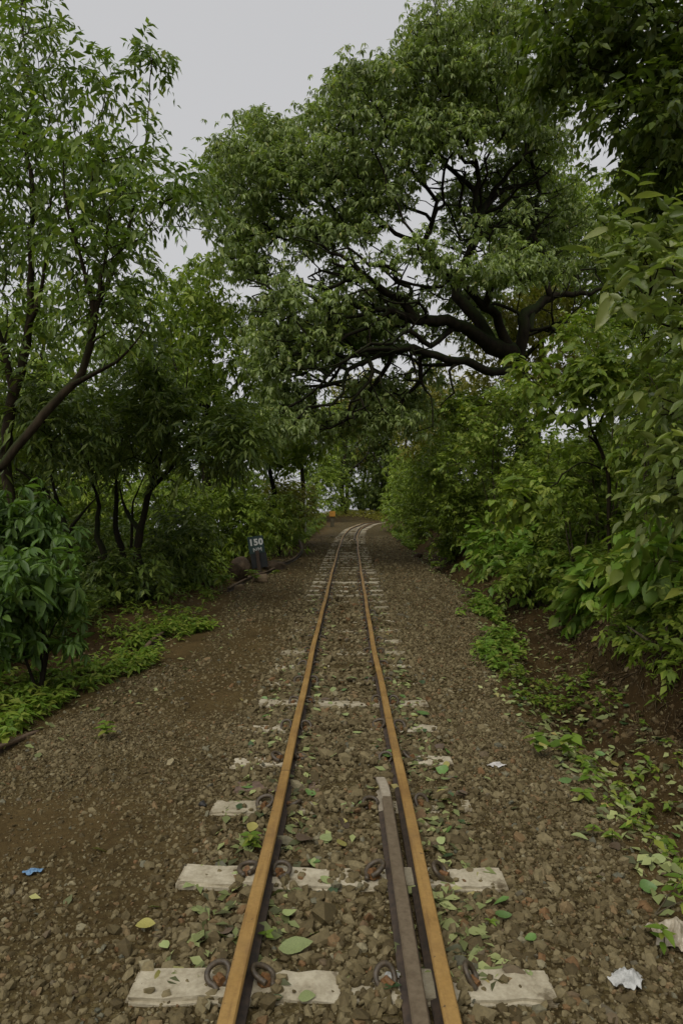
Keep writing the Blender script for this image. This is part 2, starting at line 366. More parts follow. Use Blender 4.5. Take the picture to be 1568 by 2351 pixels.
class Skel:
    def __init__(self, r, step=0.3):
        self.p = np.zeros((60000, 3)); self.par = []; self.rmin = []; self.path = np.zeros(60000); self.n = 0; self.r = r; self.step = step
    def add(self, p, par, rm=0.0):
        i = self.n; self.p[i] = p; self.par.append(par); self.rmin.append(rm)
        self.path[i] = 0 if par < 0 else self.path[par] + np.linalg.norm(p - self.p[par])
        self.n += 1; return i
    def limb(self, pts, r0, r1, wob=0.05):
        c = catmull(pts, self.step); n = len(c)
        kk = max(2, n // 3 + 1); kn = self.r.normal(size=(kk, 3)) * wob * 2.0; kn[0] = 0; tt = np.linspace(0, kk - 1, n)
        c = c + np.stack([np.interp(tt, np.arange(kk), kn[:, q]) for q in range(3)], -1) + np.concatenate([np.zeros((1, 3)), self.r.normal(size=(n - 1, 3)) * wob * .4])
        if self.n == 0: last = self.add(c[0], -1, r0)
        else:
            last = int(np.argmin(((self.p[:self.n] - c[0]) ** 2).sum(1)))
        for k in range(1, n):
            last = self.add(c[k], last, r0 + (r1 * .4 - r0) * k / (n - 1))
        return last
    def grow(self, att, alpha=0.35, wig=0.10, lift=0.10, minpath=0.0):
        base = self.p[:self.n]
        d0 = np.array([np.min(((base - a) ** 2).sum(1)) for a in att])
        for a in att[np.argsort(d0)]:
            P_ = self.p[:self.n]; dv = a - P_; d = np.sqrt((dv ** 2).sum(1))
            cost = d + alpha * self.path[:self.n] + np.where(self.path[:self.n] < minpath, 3.0, 0) + 0.5 * np.clip(-dv[:, 2], 0, 2)
            j = int(np.argmin(cost)); D = d[j]
            k = max(1, int(D / self.step)); w = self.r.normal(size=3) * wig * D; w[2] = abs(w[2]) * 0.3 + lift * D
            last = j; s = P_[j].copy()
            for q in range(1, k + 1):
                t = q / k
                last = self.add(s + (a - s) * t + w * math.sin(math.pi * t) + (self.r.normal(size=3) * 0.1 * self.step if q < k else 0), last)
                if self.n > 59000: return
    def mesh(self, name, mat, tip=0.004, e=2.4, thick=0.03):
        n = self.n; par = np.array(self.par); acc = np.zeros(n); rad = np.zeros(n)
        main = np.full(n, -1); best = np.zeros(n)
        for i in range(n - 1, -1, -1):
            ri = max(tip, acc[i] ** (1 / e) if acc[i] > 0 else 0, self.rmin[i] if self.rmin[i] > 0 else 0)
            if self.rmin[i] > 0.02: ri = min(ri, self.rmin[i] * 1.25)
            rad[i] = ri; p = par[i]
            if p >= 0:
                acc[p] += ri ** e
                if ri > best[p]: best[p] = ri; main[p] = i
        Pn = self.p[:n]
        d = np.zeros((n, 3)); ok = par >= 0; d[ok] = nrm(Pn[ok] - Pn[par[ok]])
        if main[0] >= 0: d[0] = d[main[0]]
        d2 = d.copy(); hm = main >= 0; d2[hm] = nrm(d[hm] + d[main[hm]])
        ref = nrm(np.array([[0.31, 0.93, 0.18]]))
        def ring(c, dr, r_, k):
            u = nrm(np.cross(dr, ref)); v = np.cross(dr, u); a = np.arange(k) / k * 6.28318
            return c[:, None] + r_[:, None, None] * (np.cos(a)[None, :, None] * u[:, None] + np.sin(a)[None, :, None] * v[:, None])
        V = []; F = []; base = 0
        isthick = rad > thick
        for k, sel in ((8, isthick), (4, ~isthick)):
            ids = np.where(sel)[0]
            if not len(ids): continue
            mp = np.full(n, -1); mp[ids] = np.arange(len(ids))
            rv = ring(Pn[ids], d2[ids], rad[ids], k); V.append(rv.reshape(-1, 3)); b0 = base; base += len(ids) * k
            seg = ids[par[ids] >= 0]; pp = par[seg]
            cont = (main[pp] == seg) & (mp[pp] >= 0)
            ar = np.arange(k); ar2 = (ar + 1) % k
            def quads(s0, s1):
                return np.stack([s0[:, None] + ar, s0[:, None] + ar2, s1[:, None] + ar2, s1[:, None] + ar], -1).reshape(-1, 4)
            c = seg[cont]; F.append(quads(b0 + mp[par[c]] * k, b0 + mp[c] * k))
            s = seg[~cont]
            if len(s):
                rr = np.minimum(rad[s] * 1.25, rad[par[s]])
                V.append(ring(Pn[par[s]], d[s], rr, k).reshape(-1, 3))
                F.append(quads(base + np.arange(len(s)) * k, b0 + mp[s] * k)); base += len(s) * k
        return np_mesh(name, np.vstack(V), np.vstack(F), mat, True)

def inpoly(x, y, poly):
    poly = np.asarray(poly, float); r = np.zeros(len(x), bool); j = len(poly) - 1
    for i in range(len(poly)):
        xi, yi = poly[i]; xj, yj = poly[j]
        c = ((yi > y) != (yj > y)) & (x < (xj - xi) * (y - yi) / (yj - yi + 1e-12) + xi)
        r ^= c; j = i
    return r
def polyarea(poly):
    p = np.asarray(poly, float); q = np.roll(p, -1, 0); return abs((p[:, 0] * q[:, 1] - q[:, 0] * p[:, 1]).sum()) / 2

def crown_points(poly, Y, dY, n, pr, r, shell=True, per=12, flat=0.75, bias=0.0):
    """clumps of radius pr (metres) filling a crown whose outline is poly at distance Y and which is 2*dY deep"""
    poly = np.asarray(poly, float); lo, hi = poly.min(0), poly.max(0)
    need = max(1, int(math.ceil(n / per))); C = []
    tries = 0
    while len(C) < need and tries < 200:
        tries += 1
        x = r.uniform(lo[0], hi[0], 400); y = r.uniform(lo[1], hi[1], 400)
        ok = inpoly(x, y, poly); pxr = pr * FPX / Y * 0.62
        for a in np.arange(8) * 0.785:
            ok &= inpoly(x + np.cos(a) * pxr, y + np.sin(a) * pxr, poly)
        x, y = x[ok], y[ok]
        if tries > 60 and len(x) == 0:
            x = r.uniform(lo[0], hi[0], 400); y = r.uniform(lo[1], hi[1], 400); o = inpoly(x, y, poly); x, y = x[o], y[o]
        for a, b_ in zip(x, y):
            yy = Y + dY * r.uniform(-1, 1)
            C.append(P(a, b_, yy))
            if len(C) >= need: break
    C = np.array(C)
    rr = pr * np.exp(r.normal(size=len(C)) * 0.18)
    dirs = nrm(r.normal(size=(len(C), per, 3)) + np.array([0, 0, 0.45 + bias]))
    rad = rr[:, None, None] * r.uniform(0.55, 1.0, (len(C), per, 1))
    pts = C[:, None] + dirs * rad * np.array([1, 1, flat])
    return pts.reshape(-1, 3), dirs.reshape(-1, 3)

DENS = 3.3
def plant(name, label, cat, root, limbs, crowns, leaf, bark, seed, group=None, step=0.3, alpha=0.35, wig=0.10, lift=0.1, tip=0.004, minpath=0.8, crown_name='crown', e=2.4, bare=()):
    """limbs: [(points, r0, r1)], the first starts at the root; crowns: [(poly, Y, dY, lai, clump radius)]; leaf: dict"""
    r = np.random.default_rng(seed)
    org = np.array(root, float); em = empty(name, org); tag(em, label, cat, group)
    sk = Skel(r, step)
    for pts, r0, r1 in limbs: sk.limb(np.array(pts) - org, r0, r1, wob=min(0.05, r0 * 0.35))
    PA, DA = [], []
    lar = leaf['L'] * leaf['W'] * 0.6; npt = leaf['per'] * leaf['n']
    for poly, Y, dY, lai, pr in crowns:
        area = polyarea(poly) * (Y / FPX) ** 2
        n = int(DENS * lai * area / (lar * npt)) + 6
        p, d = crown_points(poly, Y, dY, n, pr, r, per=leaf.get('clump', 12), flat=leaf.get('flat', 0.75))
        PA.append(p - org); DA.append(d)
    PA = np.vstack(PA); DA = np.vstack(DA)
    hz = H(PA[:, 0] + org[0], PA[:, 1] + org[1]) - org[2]
    PA[:, 2] = np.maximum(PA[:, 2], hz + 0.06)
    for poly, Y, dY, n, rm in bare:
        n0 = sk.n; p, d = crown_points(poly, Y, dY, n, .2, r, per=1, flat=.8)
        sk.grow(p - org, .22, .22, -.02, minpath); sk.rmin[n0:sk.n] = [rm] * (sk.n - n0)
    sk.grow(PA, alpha, wig, lift, minpath)
    tk = obj('trunk' if cat == 'tree' else 'stems', sk.mesh('trunk', bark, tip, e=e), em)
    if leaf['type'] == 'rosette':
        a = rosettes(PA, DA, r, leaf['per'], leaf['n'], leaf['spread'], leaf['L'], leaf['W'], leaf.get('droop', .55))
    else:
        a = sprays(PA, DA, r, leaf['per'], leaf['n'], leaf['tw'], leaf['L'], leaf['W'], leaf.get('hang', .35))
    obj(crown_name if cat == 'tree' else 'foliage', leaves_mesh('foliage', *a, leaf['mat'], leaf.get('lod', 1), leaf.get('wide', False)), em)
    return em

# ------------------------------------------------------------------ the track
def track_pt(y, off, dz=0.0):
    y = np.asarray(y, float); e = 0.05
    tx = (cx_(y + e) - cx_(y - e)) / (2 * e); n = np.sqrt(1 + tx * tx)
    return np.stack([cx_(y) + off / n, y - off * tx / n, rise(y) + dz], -1), np.stack([tx / n, 1 / n], -1)

PROF = np.array([(-.042, 0), (-.042, .008), (-.008, .019), (-.007, .060), (-.025, .067), (-.0265, .084), (-.0215, .0905),
                 (.0215, .0905), (.0265, .084), (.025, .067), (.007, .060), (.008, .019), (.042, .008), (.042, 0)])
HEAD = [4, 5, 6, 7, 8]                      # profile edges that belong to the head
M['rail_head'] = None
m, nt, b, out = new_mat('rusty_rail_head')
n1 = noise_node(nt, 3.0, 5, 0.6); n2 = noise_node(nt, 60, 4, 0.7); n3 = noise_node(nt, 38, 2, 0.5)
c = ramp(nt, n1.outputs[0], [(0.3, (0.22, 0.124, 0.036)), (0.5, (0.30, 0.178, 0.052)), (0.72, (0.36, 0.225, 0.075))])
c = mixc(nt, 0.5, c, ramp(nt, n2.outputs[0], [(0.3, (0.62, 0.58, 0.5)), (0.65, (1.12, 1.1, 1.05))]), 'MULTIPLY')
c = mixc(nt, ramp(nt, n3.outputs[0], [(0.70, (0, 0, 0)), (0.74, (1, 1, 1))]), c, (0.07, 0.045, 0.025))
tc = nt.nodes.new('ShaderNodeTexCoord'); mp = nt.nodes.new('ShaderNodeMapping'); mp.inputs['Scale'].default_value = (1.0, 0.06, 1.0); nt.links.new(tc.outputs['Object'], mp.inputs[0])
n4 = noise_node(nt, 42, 4, 0.6, vec=mp.outputs[0]); n5 = noise_node(nt, 1.1, 6, 0.7)
c = mixc(nt, ramp(nt, n4.outputs[0], [(0.50, (0, 0, 0)), (0.72, (0.62, 0.62, 0.62))]), c, (0.13, 0.066, 0.02))
c = mixc(nt, ramp(nt, n5.outputs[0], [(0.52, (0, 0, 0)), (0.66, (0.6, 0.6, 0.6))]), c, (0.17, 0.10, 0.04))
nt.links.new(c, b.inputs['Base Color']); nt.links.new(ramp(nt, n4.outputs[0], [(0.3, (.42, .42, .42)), (0.7, (.75, .75, .75))]), b.inputs['Roughness']); b.inputs['Specular IOR Level'].default_value = 0.4
bump(nt, b, n2.outputs[0], 0.35, 0.003); M['rail_head'] = m
M['rail_side'] = simple_mat('dark_rail_web', (0.028, 0.021, 0.016), (0.075, 0.05, 0.032), 25, 0.75)
M['rail_grey'] = simple_mat('grey_brown_rail_head', (0.10, 0.074, 0.045), (0.155, 0.12, 0.078), 40, 0.6, c3=(0.105, 0.068, 0.034), spec=.25)
M['rail_bare'] = simple_mat('bare_rail_tip', (0.26, 0.22, 0.16), (0.38, 0.33, 0.25), 50, 0.5)
M['old_rail'] = simple_mat('old_brown_rail', (0.07, 0.045, 0.025), (0.13, 0.085, 0.05), 20, 0.75)

def sweep(name, centers, dirs, prof, mats, head=None, scale=1.0):
    n, k = len(centers), len(prof)
    right = np.stack([dirs[:, 1], -dirs[:, 0]], -1)
    V = np.zeros((n, k, 3)); V[:, :, :2] = centers[:, None, :2] + right[:, None] * prof[None, :, 0:1] * scale
    V[:, :, 2] = centers[:, None, 2] + prof[None, :, 1] * scale
    ii = np.arange(n * k).reshape(n, k); a = np.roll(ii, -1, 1)
    F = np.stack([ii[:-1], ii[1:], a[1:], a[:-1]], -1).reshape(-1, 4)
    me = bpy.data.meshes.new(name)
    faces = F.tolist() + [ii[0].tolist(), ii[-1][::-1].tolist()]
    me.from_pydata(V.reshape(-1, 3).tolist(), [], faces)
    for q in mats: me.materials.append(q)
    if head is not None:
        mi = np.ones(len(faces), np.int32); kk = np.tile(np.arange(k), n - 1); mi[:len(F)][np.isin(kk, head)] = 0; mi[len(F):] = 1
        me.polygons.foreach_set('material_index', mi)
    me.update(); return me

def rail(name, off, y0, y1, label, mats, group, dz=0.010):
    st = np.concatenate([np.arange(y0, min(y1, 8), 0.15), np.arange(max(y0, 8), y1, 0.3), [y1]])
    st = np.unique(np.round(st, 4)); c, d = track_pt(st, off, dz)
    # old light rail is never quite straight
    right = np.stack([d[:, 1], -d[:, 0]], -1); w = 0.004 * np.sin(st * 0.9 + off * 9) + 0.003 * np.sin(st * 2.3)
    c[:, :2] += right * w[:, None]; c[:, 2] += 0.004 * np.sin(st * 1.3 + off * 5)
    org = c[0].copy(); o = obj(name, sweep(name, c - org, d, PROF, mats, HEAD)); o.location = org
    return tag(o, label, 'rail', group)
RM = [M['rail_head'], M['rail_side']]
GA = 0.3345
rail('rail', -GA, -1.2, 3.965, 'ochre rusty left running rail nearest the viewer, ending at the near joint', RM, 'running rails of the narrow gauge track')
rail('rail', -GA, 3.972, 73, 'ochre rusty left running rail beyond the near joint, curving away right', RM, 'running rails of the narrow gauge track')
rail('rail', GA, -1.2, 4.955, 'ochre rusty right running rail beside the grey-brown check rail', RM, 'running rails of the narrow gauge track')
rail('rail', GA, 4.962, 72, 'ochre rusty right running rail beyond the check rail, curving away right', RM, 'running rails of the narrow gauge track')
# check rail by the right rail, its tip ground bare
st = np.arange(-1.2, 3.62, 0.12); c, d = track_pt(st, GA - 0.102, 0.012)
org = c[0].copy(); ck = obj('check_rail', sweep('check_rail', c - org, d, PROF, [M['rail_grey'], M['rail_side']], HEAD)); ck.location = org
tag(ck, 'grey-brown check rail lying inside the right running rail, with a bare pale tip', 'rail')
st = np.array([3.58, 3.66, 3.76, 3.85, 3.90]); c, d = track_pt(st, GA - 0.102, 0.012)
pr = np.array([0, -.001, -.004, -.010, -.016]); c[:, 0] -= np.array([0, .001, .004, .010, .016]); c[:, 2] += pr
tip = obj('rail_tip', sweep('rail_tip', c - org, d, PROF, [M['rail_bare'], M['rail_bare']], HEAD), ck)
st = np.arange(30, 71, 0.4); c, d = track_pt(st, GA - 0.13, 0.016)
c[0, 2] -= .02
org = c[0].copy(); ck2 = obj('check_rail', sweep('check_rail', c - org, d, PROF, [M['rail_grey'], M['rail_side']], HEAD)); ck2.location = org
tag(ck2, 'distant grey check rail inside the right rail where the track curves', 'rail')

# sleepers with elastic rail clips
M['concrete'] = None
m, nt, b, out = new_mat('weathered_concrete')
n1 = noise_node(nt, 7, 6, 0.65); n2 = noise_node(nt, 45, 5, 0.7)
c = ramp(nt, n1.outputs[0], [(0.36, (0.17, 0.135, 0.08)), (0.44, (0.42, 0.37, 0.265)), (0.7, (0.60, 0.545, 0.42))])
c = mixc(nt, 0.6, c, ramp(nt, n2.outputs[0], [(0.3, (0.6, 0.57, 0.52)), (0.6, (1.08, 1.08, 1.06))]), 'MULTIPLY')
oi = nt.nodes.new('ShaderNodeObjectInfo')
c = mixc(nt, 1.0, c, ramp(nt, oi.outputs['Random'], [(0, (0.6, 0.58, 0.52)), (1, (1, 1, 1))]), 'MULTIPLY')
nt.links.new(c, b.inputs['Base Color']); b.inputs['Roughness'].default_value = 0.8
bump(nt, b, n2.outputs[0], 0.6, 0.006); M['concrete'] = m
M['clip_steel'] = simple_mat('clip_steel', (0.035, 0.027, 0.017), (0.085, 0.062, 0.036), 60, 0.5)
M['rust_orange'] = simple_mat('rust_orange', (0.085, 0.038, 0.012), (0.20, 0.095, 0.028), 70, 0.7)
M['slab_red'] = simple_mat('reddish_sleeper', (0.09, 0.058, 0.04), (0.16, 0.105, 0.072), 25, 0.8)

def bm_mesh(name, bm, mat, smooth=False):
    me = bpy.data.meshes.new(name); bm.to_mesh(me); bm.free()
    if mat: me.materials.append(mat)
    if smooth: me.polygons.foreach_set('use_smooth', np.ones(len(me.polygons), bool))
    return me

def sleeper_mesh(seed, lx=1.43, ly=0.178, lz=0.15, mat=None):
    r = np.random.default_rng(seed)
    bm = bmesh.new(); bmesh.ops.create_cube(bm, size=1)
    for v in bm.verts:
        tp = 0.94 if v.co.z > 0 else 1.0
        v.co = Vector((v.co.x * lx * (0.985 if v.co.z > 0 else 1), v.co.y * ly * tp, v.co.z * lz - lz / 2))
    bmesh.ops.subdivide_edges(bm, edges=[e for e in bm.edges if abs(e.verts[0].co.x - e.verts[1].co.x) > .5], cuts=22)
    bmesh.ops.bevel(bm, geom=[e for e in bm.edges if e.calc_face_angle(0) > 0.6], offset=0.012, segments=2, affect='EDGES')
    ph = r.uniform(0, 6, 8)
    for v in bm.verts:
        x = v.co.x
        v.co.z += 0.003 * math.sin(x * 19 + ph[0]) + 0.002 * math.sin(x * 47 + ph[1]) - 0.012 * math.exp(-(x / 0.2) ** 2) + r.normal() * .0012
        v.co.y += 0.004 * math.sin(x * 23 + ph[2] + np.sign(v.co.y)) + r.normal() * .001
        v.co.x += r.normal() * .002
    return bm_mesh('sleeper', bm, mat or M['concrete'])

def tube_mesh(name, pts, rad, k, mat, step=None, closed_caps=True):
    pts = np.asarray(pts, float); n = len(pts); rad = np.full(n, rad) if np.isscalar(rad) else np.asarray(rad)
    t = np.gradient(pts, axis=0); t = nrm(t); u = np.zeros((n, 3)); u0 = np.cross(t[0], [0.3, 0.2, 0.93]); u[0] = u0 / np.linalg.norm(u0)
    for i in range(1, n):
        q = u[i - 1] - t[i] * np.dot(u[i - 1], t[i]); u[i] = q / max(np.linalg.norm(q), 1e-9)
    v = np.cross(t, u); a = np.arange(k) / k * 2 * np.pi
    V = pts[:, None] + rad[:, None, None] * (np.cos(a)[None, :, None] * u[:, None] + np.sin(a)[None, :, None] * v[:, None])
    ii = np.arange(n * k).reshape(n, k); j = np.roll(ii, -1, 1)
    F = np.stack([ii[:-1], j[:-1], j[1:], ii[1:]], -1).reshape(-1, 4).tolist() + [ii[0][::-1].tolist(), ii[-1].tolist()]
    me = bpy.data.meshes.new(name); me.from_pydata(V.reshape(-1, 3).tolist(), [], F); me.materials.append(mat)
    me.polygons.foreach_set('use_smooth', np.ones(len(F), bool)); me.update(); return me

def clip_mesh(v):
    r = np.random.default_rng(v); g0, g1 = R_(-48 + r.uniform(-10, 8)), R_(232 + r.uniform(-14, 10)); a = np.linspace(g0, g1, 20)   # an open loop of spring steel, its ends towards the viewer
    rx, ry, rz = .037 * r.uniform(.92, 1.08), .030 * r.uniform(.9, 1.1), .024 * r.uniform(.8, 1.15)
    p = [(rx * math.cos(t) * (1.0 + .12 * math.sin(t)), -0.002 + ry * math.sin(t), 0.034 + rz * math.sin(t) + 0.007 * math.cos(t)) for t in a]
    p = [(p[0][0] - .012, p[0][1] - .016, p[0][2] - .008)] + p + [(p[-1][0] + .004, p[-1][1] - .022, max(.004, p[-1][2] - .012))]
    return tube_mesh('rail_clip', catmull(p, 0.006), 0.0102, 10, M['clip_steel'])
def insert_mesh():
    bm = bmesh.new(); bmesh.ops.create_cone(bm, cap_ends=True, segments=10, radius1=0.012, radius2=0.010, depth=0.04)
    for v in bm.verts: v.co = Vector((v.co.x, v.co.z * 0.9 - 0.02, v.co.y + 0.03))
    r = bmesh.ops.create_cube(bm, size=1)
    for v in r['verts']: v.co = Vector((v.co.x * .036, v.co.y * .044 - 0.012, v.co.z * .03 + 0.012))
    bmesh.ops.bevel(bm, geom=[e for e in bm.edges if e.calc_length() > .025], offset=0.003, segments=1, affect='EDGES')
    return bm_mesh('clip_insert', bm, M['rust_orange'])
CLIPS, INS = [clip_mesh(v) for v in range(4)], insert_mesh()
SLP = [sleeper_mesh(s) for s in range(4)]; SLPFAR = [sleeper_mesh(9 + s) for s in range(2)]
sl_y = [1.62, 2.29, 2.97, 3.68, 4.33, 5.0, 5.67]
while sl_y[-1] < 60: sl_y.append(sl_y[-1] + 0.665)
ordn = ['', 'nearest', 'second nearest', 'third nearest', 'fourth nearest', 'fifth nearest', 'sixth nearest', 'seventh nearest', 'eighth nearest',
        'ninth nearest', 'tenth nearest', 'eleventh nearest', 'twelfth nearest']
sink = {0: .016, 1: .020, 2: .020, 3: .013, 4: .022, 5: .017, 6: .020, 7: .010, 8: .018}
expose = {}
for i, y in enumerate(sl_y):
    if i == 0: continue
    c, d = track_pt(np.array([y]), 0.0)
    o = bpy.data.objects.new('concrete_sleeper', (SLP + SLPFAR)[i % 4 if i < 30 else 4 + i % 2]); link(o)
    z = sink.get(i, 0.012 + 0.008 * rng.uniform(-1, 1)) + (0.012 if y > 12 else 0)
    o.location = (c[0, 0], y, c[0, 2] + z); o.rotation_euler = (math.atan(0.0145) if y > 7 else 0, rng.normal() * 0.006, -math.atan2(d[0, 0], d[0, 1]) + rng.normal() * 0.012)
    if i <= 12: lab = {1: 'pale concrete sleeper with two bare ends, the one nearest the viewer', 2: 'second nearest concrete sleeper, pale and bare at both ends',
                       3: 'third nearest concrete sleeper, under the tip of the check rail', }.get(i, '%s concrete sleeper, half buried in ballast past the check rail tip' % ordn[i])
    else: lab = 'half buried concrete sleeper far along the track, beyond the twelfth'
    tag(o, lab, 'sleeper', 'concrete sleepers under the track')
    if i <= 22:
        for off, mir in ((-GA - 0.082, 1), (-GA + 0.066, -1), ((0.142 if i <= 3 else GA - 0.066), 1), (GA + 0.084, -1)):
            q = bpy.data.objects.new('rail_clip', CLIPS[rng.integers(4)]); link(q, o); q.location = (off, rng.normal() * 0.012, -z * 0.3 - abs(rng.normal()) * .008)
            q.rotation_euler = (rng.normal() * 0.25, rng.normal() * 0.25, rng.normal() * 0.5); s = rng.uniform(.95, 1.1); q.scale = (s * mir, s, s)
            w = bpy.data.objects.new('clip_insert', INS); link(w, q)
# the odd reddish sleeper at the rail joint
o = obj('joint_sleeper', sleeper_mesh(31, 1.30, 0.16, 0.12, M['slab_red'])); o.location = (0.02, 3.97, 0.010); o.rotation_euler[2] = 0.02
tag(o, 'brownish red sleeper under the rail joint, between pale concrete ones', 'sleeper')

# ------------------------------------------------------------------ ballast
def ico_variants(nv, seed, squash=(0.62, 0.95), jit=0.24):
    r = np.random.default_rng(seed)
    bm = bmesh.new(); bmesh.ops.create_icosphere(bm, subdivisions=1, radius=1)
    V = np.array([v.co[:] for v in bm.verts]); F = np.array([[v.index for v in f.verts] for f in bm.faces]); bm.free()
    out = []
    for _ in range(nv):
        W = V.copy()
        for k in range(5):                                # plane cuts give broken facets
            n_ = nrm(r.normal(size=3)); h_ = r.uniform(0.45, 0.8)
            dd = W @ n_; W -= np.clip(dd - h_, 0, None)[:, None] * n_
        W = W * (1 + r.normal(size=(len(V), 1)) * jit * 0.35) * np.array([r.uniform(.85, 1.35), r.uniform(.7, 1), r.uniform(*squash)])
        out.append(W)
    return out, F

def stones(name, x, y, s, mat, seed, sinkf=0.25, zoff=None):
    r = np.random.default_rng(seed); n = len(x); Vs, F = ico_variants(14, seed)
    if n > 8000:
        bm = bmesh.new(); bmesh.ops.create_icosphere(bm, subdivisions=1, radius=1); bm.free()
    nv = len(Vs[0]); tmpl = np.stack(Vs)[r.integers(0, len(Vs), n)]
    a = r.uniform(0, 6.283, n); ca, sa = np.cos(a), np.sin(a)
    tx = r.normal(size=n) * 0.28; ty = r.normal(size=n) * 0.28
    X = tmpl[:, :, 0] * ca[:, None] - tmpl[:, :, 1] * sa[:, None]; Y = tmpl[:, :, 0] * sa[:, None] + tmpl[:, :, 1] * ca[:, None]
    Z = tmpl[:, :, 2] + X * tx[:, None] + Y * ty[:, None]
    z0 = H(x, y) if zoff is None else H(x, y) + zoff
    V = np.stack([x[:, None] + X * s[:, None], y[:, None] + Y * s[:, None], z0[:, None] + (Z + 0.62 - 2 * sinkf) * s[:, None]], -1).reshape(-1, 3)
    FF = (F[None] + (np.arange(n) * nv)[:, None, None]).reshape(-1, 3)
    o = obj(name, np_mesh(name, V, FF, mat, False)); return o

m, nt, b, out = new_mat('ballast_stone')
g = nt.nodes.new('ShaderNodeNewGeometry')
c = ramp(nt, g.outputs['Random Per Island'], [(0.0, (0.085, 0.066, 0.038)), (0.45, (0.15, 0.122, 0.074)), (0.87, (0.225, 0.19, 0.125)), (0.93, (0.19, 0.112, 0.062)), (0.97, (0.12, 0.125, 0.11)), (1.0, (0.33, 0.29, 0.21))])
n2 = noise_node(nt, 70, 5, 0.7)
c = mixc(nt, 0.6, c, ramp(nt, n2.outputs[0], [(0.3, (0.39, 0.36, 0.205)), (0.65, (0.93, 0.87, 0.54))]), 'MULTIPLY')
nt.links.new(c, b.inputs['Base Color']); b.inputs['Roughness'].default_value = 0.75; b.inputs['Specular IOR Level'].default_value = 0.16
bump(nt, b, n2.outputs[0], 0.4, 0.004); M['stone'] = m

def scatter(y0, y1, dens, x0=None, x1=None, seed=1):
    r = np.random.default_rng(seed); xa = -0.52 * y1 - 0.9 if x0 is None else x0; xb = 0.52 * y1 + 0.9 if x1 is None else x1
    n = int(dens * (xb - xa) * (y1 - y0)); x = r.uniform(xa, xb, n); y = r.uniform(y0, y1, n)
    ok = (np.abs(x) < 0.52 * y + 0.9); return x[ok], y[ok], r
SX, SY, SS, SZ = [], [], [], []
for k, (y0, y1, dens, sz) in enumerate([(1.2, 3.2, 2000, .0160), (3.2, 5.5, 1650, .0157), (5.5, 9, 1250, .017), (9, 16, 620, .022), (16, 34, 150, .030)]):
    x, y, r = scatter(y0, y1, dens, -3.6, 3.4, 50 + k)
    gm = gravel_mask(x, y)
    # the ditch and verge carry strays only
    p = np.maximum(gm, np.where((x < -.6) & (x > GL(y)), .045, .10) * (x > -2.9) * (x < 3.0))
    keep = r.uniform(size=len(x)) < p
    s = sz * np.exp(r.normal(size=len(x)) * 0.36)
    lc = np.abs(x - cx_(y))
    near = np.exp(-((lc - GA) / 0.5) ** 2)
    s = s * np.where(x > 0, .80 + .36 * near, .72 + 0.44 * near); p = p * np.where(x < -.75, .8, 1.0); keep = r.uniform(size=len(x)) < p
    keep &= ~(np.abs(lc - GA) < 0.032 + s * 0.75) | (r.uniform(size=len(x)) < 0.0)
    keep &= ~((np.abs(x - cx_(y) - (GA - 0.102)) < 0.034 + s * .6) & (y < 3.95))
    keep &= ~((x > GA - 0.102) & (x < GA) & (y < 3.8) & (s > 0.013))
    ys = np.array(sl_y); iy = np.abs(y[:, None] - ys[None, :]).argmin(1); dy = np.abs(y - ys[iy]); on = (dy < 0.098) & (lc < 0.71)
    # how much of each sleeper lies bare
    bareL = np.where(iy <= 3, 0.93, np.where(iy <= 6, 0.5, np.where(y > 10, .93, .6))); bareR = np.where(iy <= 5, 0.93, .8); mid = np.where(iy == 1, 0.95, np.where(iy == 2, 0.85, np.where((iy == 6) | (iy == 8), .9, 0.45)))
    sgn = x - cx_(y); pb = np.where(lc < 0.46, np.where(np.abs(sgn + np.where(iy < 5, 0.11 + .06 * (iy == 2), 0.0)) < np.where((iy == 6) | (iy == 8), .19, 0.10), mid, 0.12), np.where(sgn < 0, bareL, bareR))
    keep &= ~on | (r.uniform(size=len(x)) > pb)
    keep &= ~((np.abs(y - 3.97) < .085) & (((x > .43) & (x < .63)) | ((x > -.2) & (x < .12))) & (r.uniform(size=len(x)) < .85))
    SX.append(x[keep]); SY.append(y[keep]); SS.append(s[keep]); SZ.append((on * .014)[keep])
SX, SY, SS, SZ = map(np.concatenate, (SX, SY, SS, SZ))
bal = stones('ballast_gravel', SX, SY, SS, M['stone'], 5, zoff=SZ); tag(bal, 'loose brown and grey ballast stones strewn along the track bed', 'gravel', kind='stuff')
x, y, r = scatter(1.2, 5.5, 5200, -3.2, 2.6, 77); gm = np.maximum(gravel_mask(x, y), 0.22); kp = r.uniform(size=len(x)) < gm * 0.7 + 0.05
kp &= np.abs(np.abs(x) - GA) > 0.04; kp &= ~((np.abs(x - 0.232) < .04) & (y < 3.95))
grit = stones('ballast_grit', x[kp], y[kp], 0.0052 * np.exp(r.normal(size=kp.sum()) * 0.4), M['stone'], 6); tag(grit, 'fine grit between the ballast stones near the viewer', 'gravel', kind='stuff')

# ------------------------------------------------------------------ the sign, the marker, rocks, litter
M['sign_green'] = simple_mat('sign_dark_green', (0.012, 0.030, 0.028), (0.020, 0.045, 0.04), 14, 0.55, bmp=0.1)
M['sign_black'] = simple_mat('sign_black', (0.008, 0.010, 0.011), (0.016, 0.018, 0.018), 14, 0.6, bmp=0.1)
M['sign_white'] = simple_mat('sign_white_paint', (0.42, 0.43, 0.41), (0.58, 0.59, 0.57), 60, 0.6, bmp=0.1)
M['post_brown'] = simple_mat('rusty_post', (0.03, 0.02, 0.014), (0.06, 0.04, 0.025), 30, 0.8)
M['marker_orange'] = simple_mat('marker_orange', (0.42, 0.19, 0.025), (0.52, 0.25, 0.035), 12, 0.6, bmp=0.1)
M['marker_base'] = simple_mat('marker_base', (0.07, 0.06, 0.03), (0.11, 0.09, 0.05), 12, 0.8)

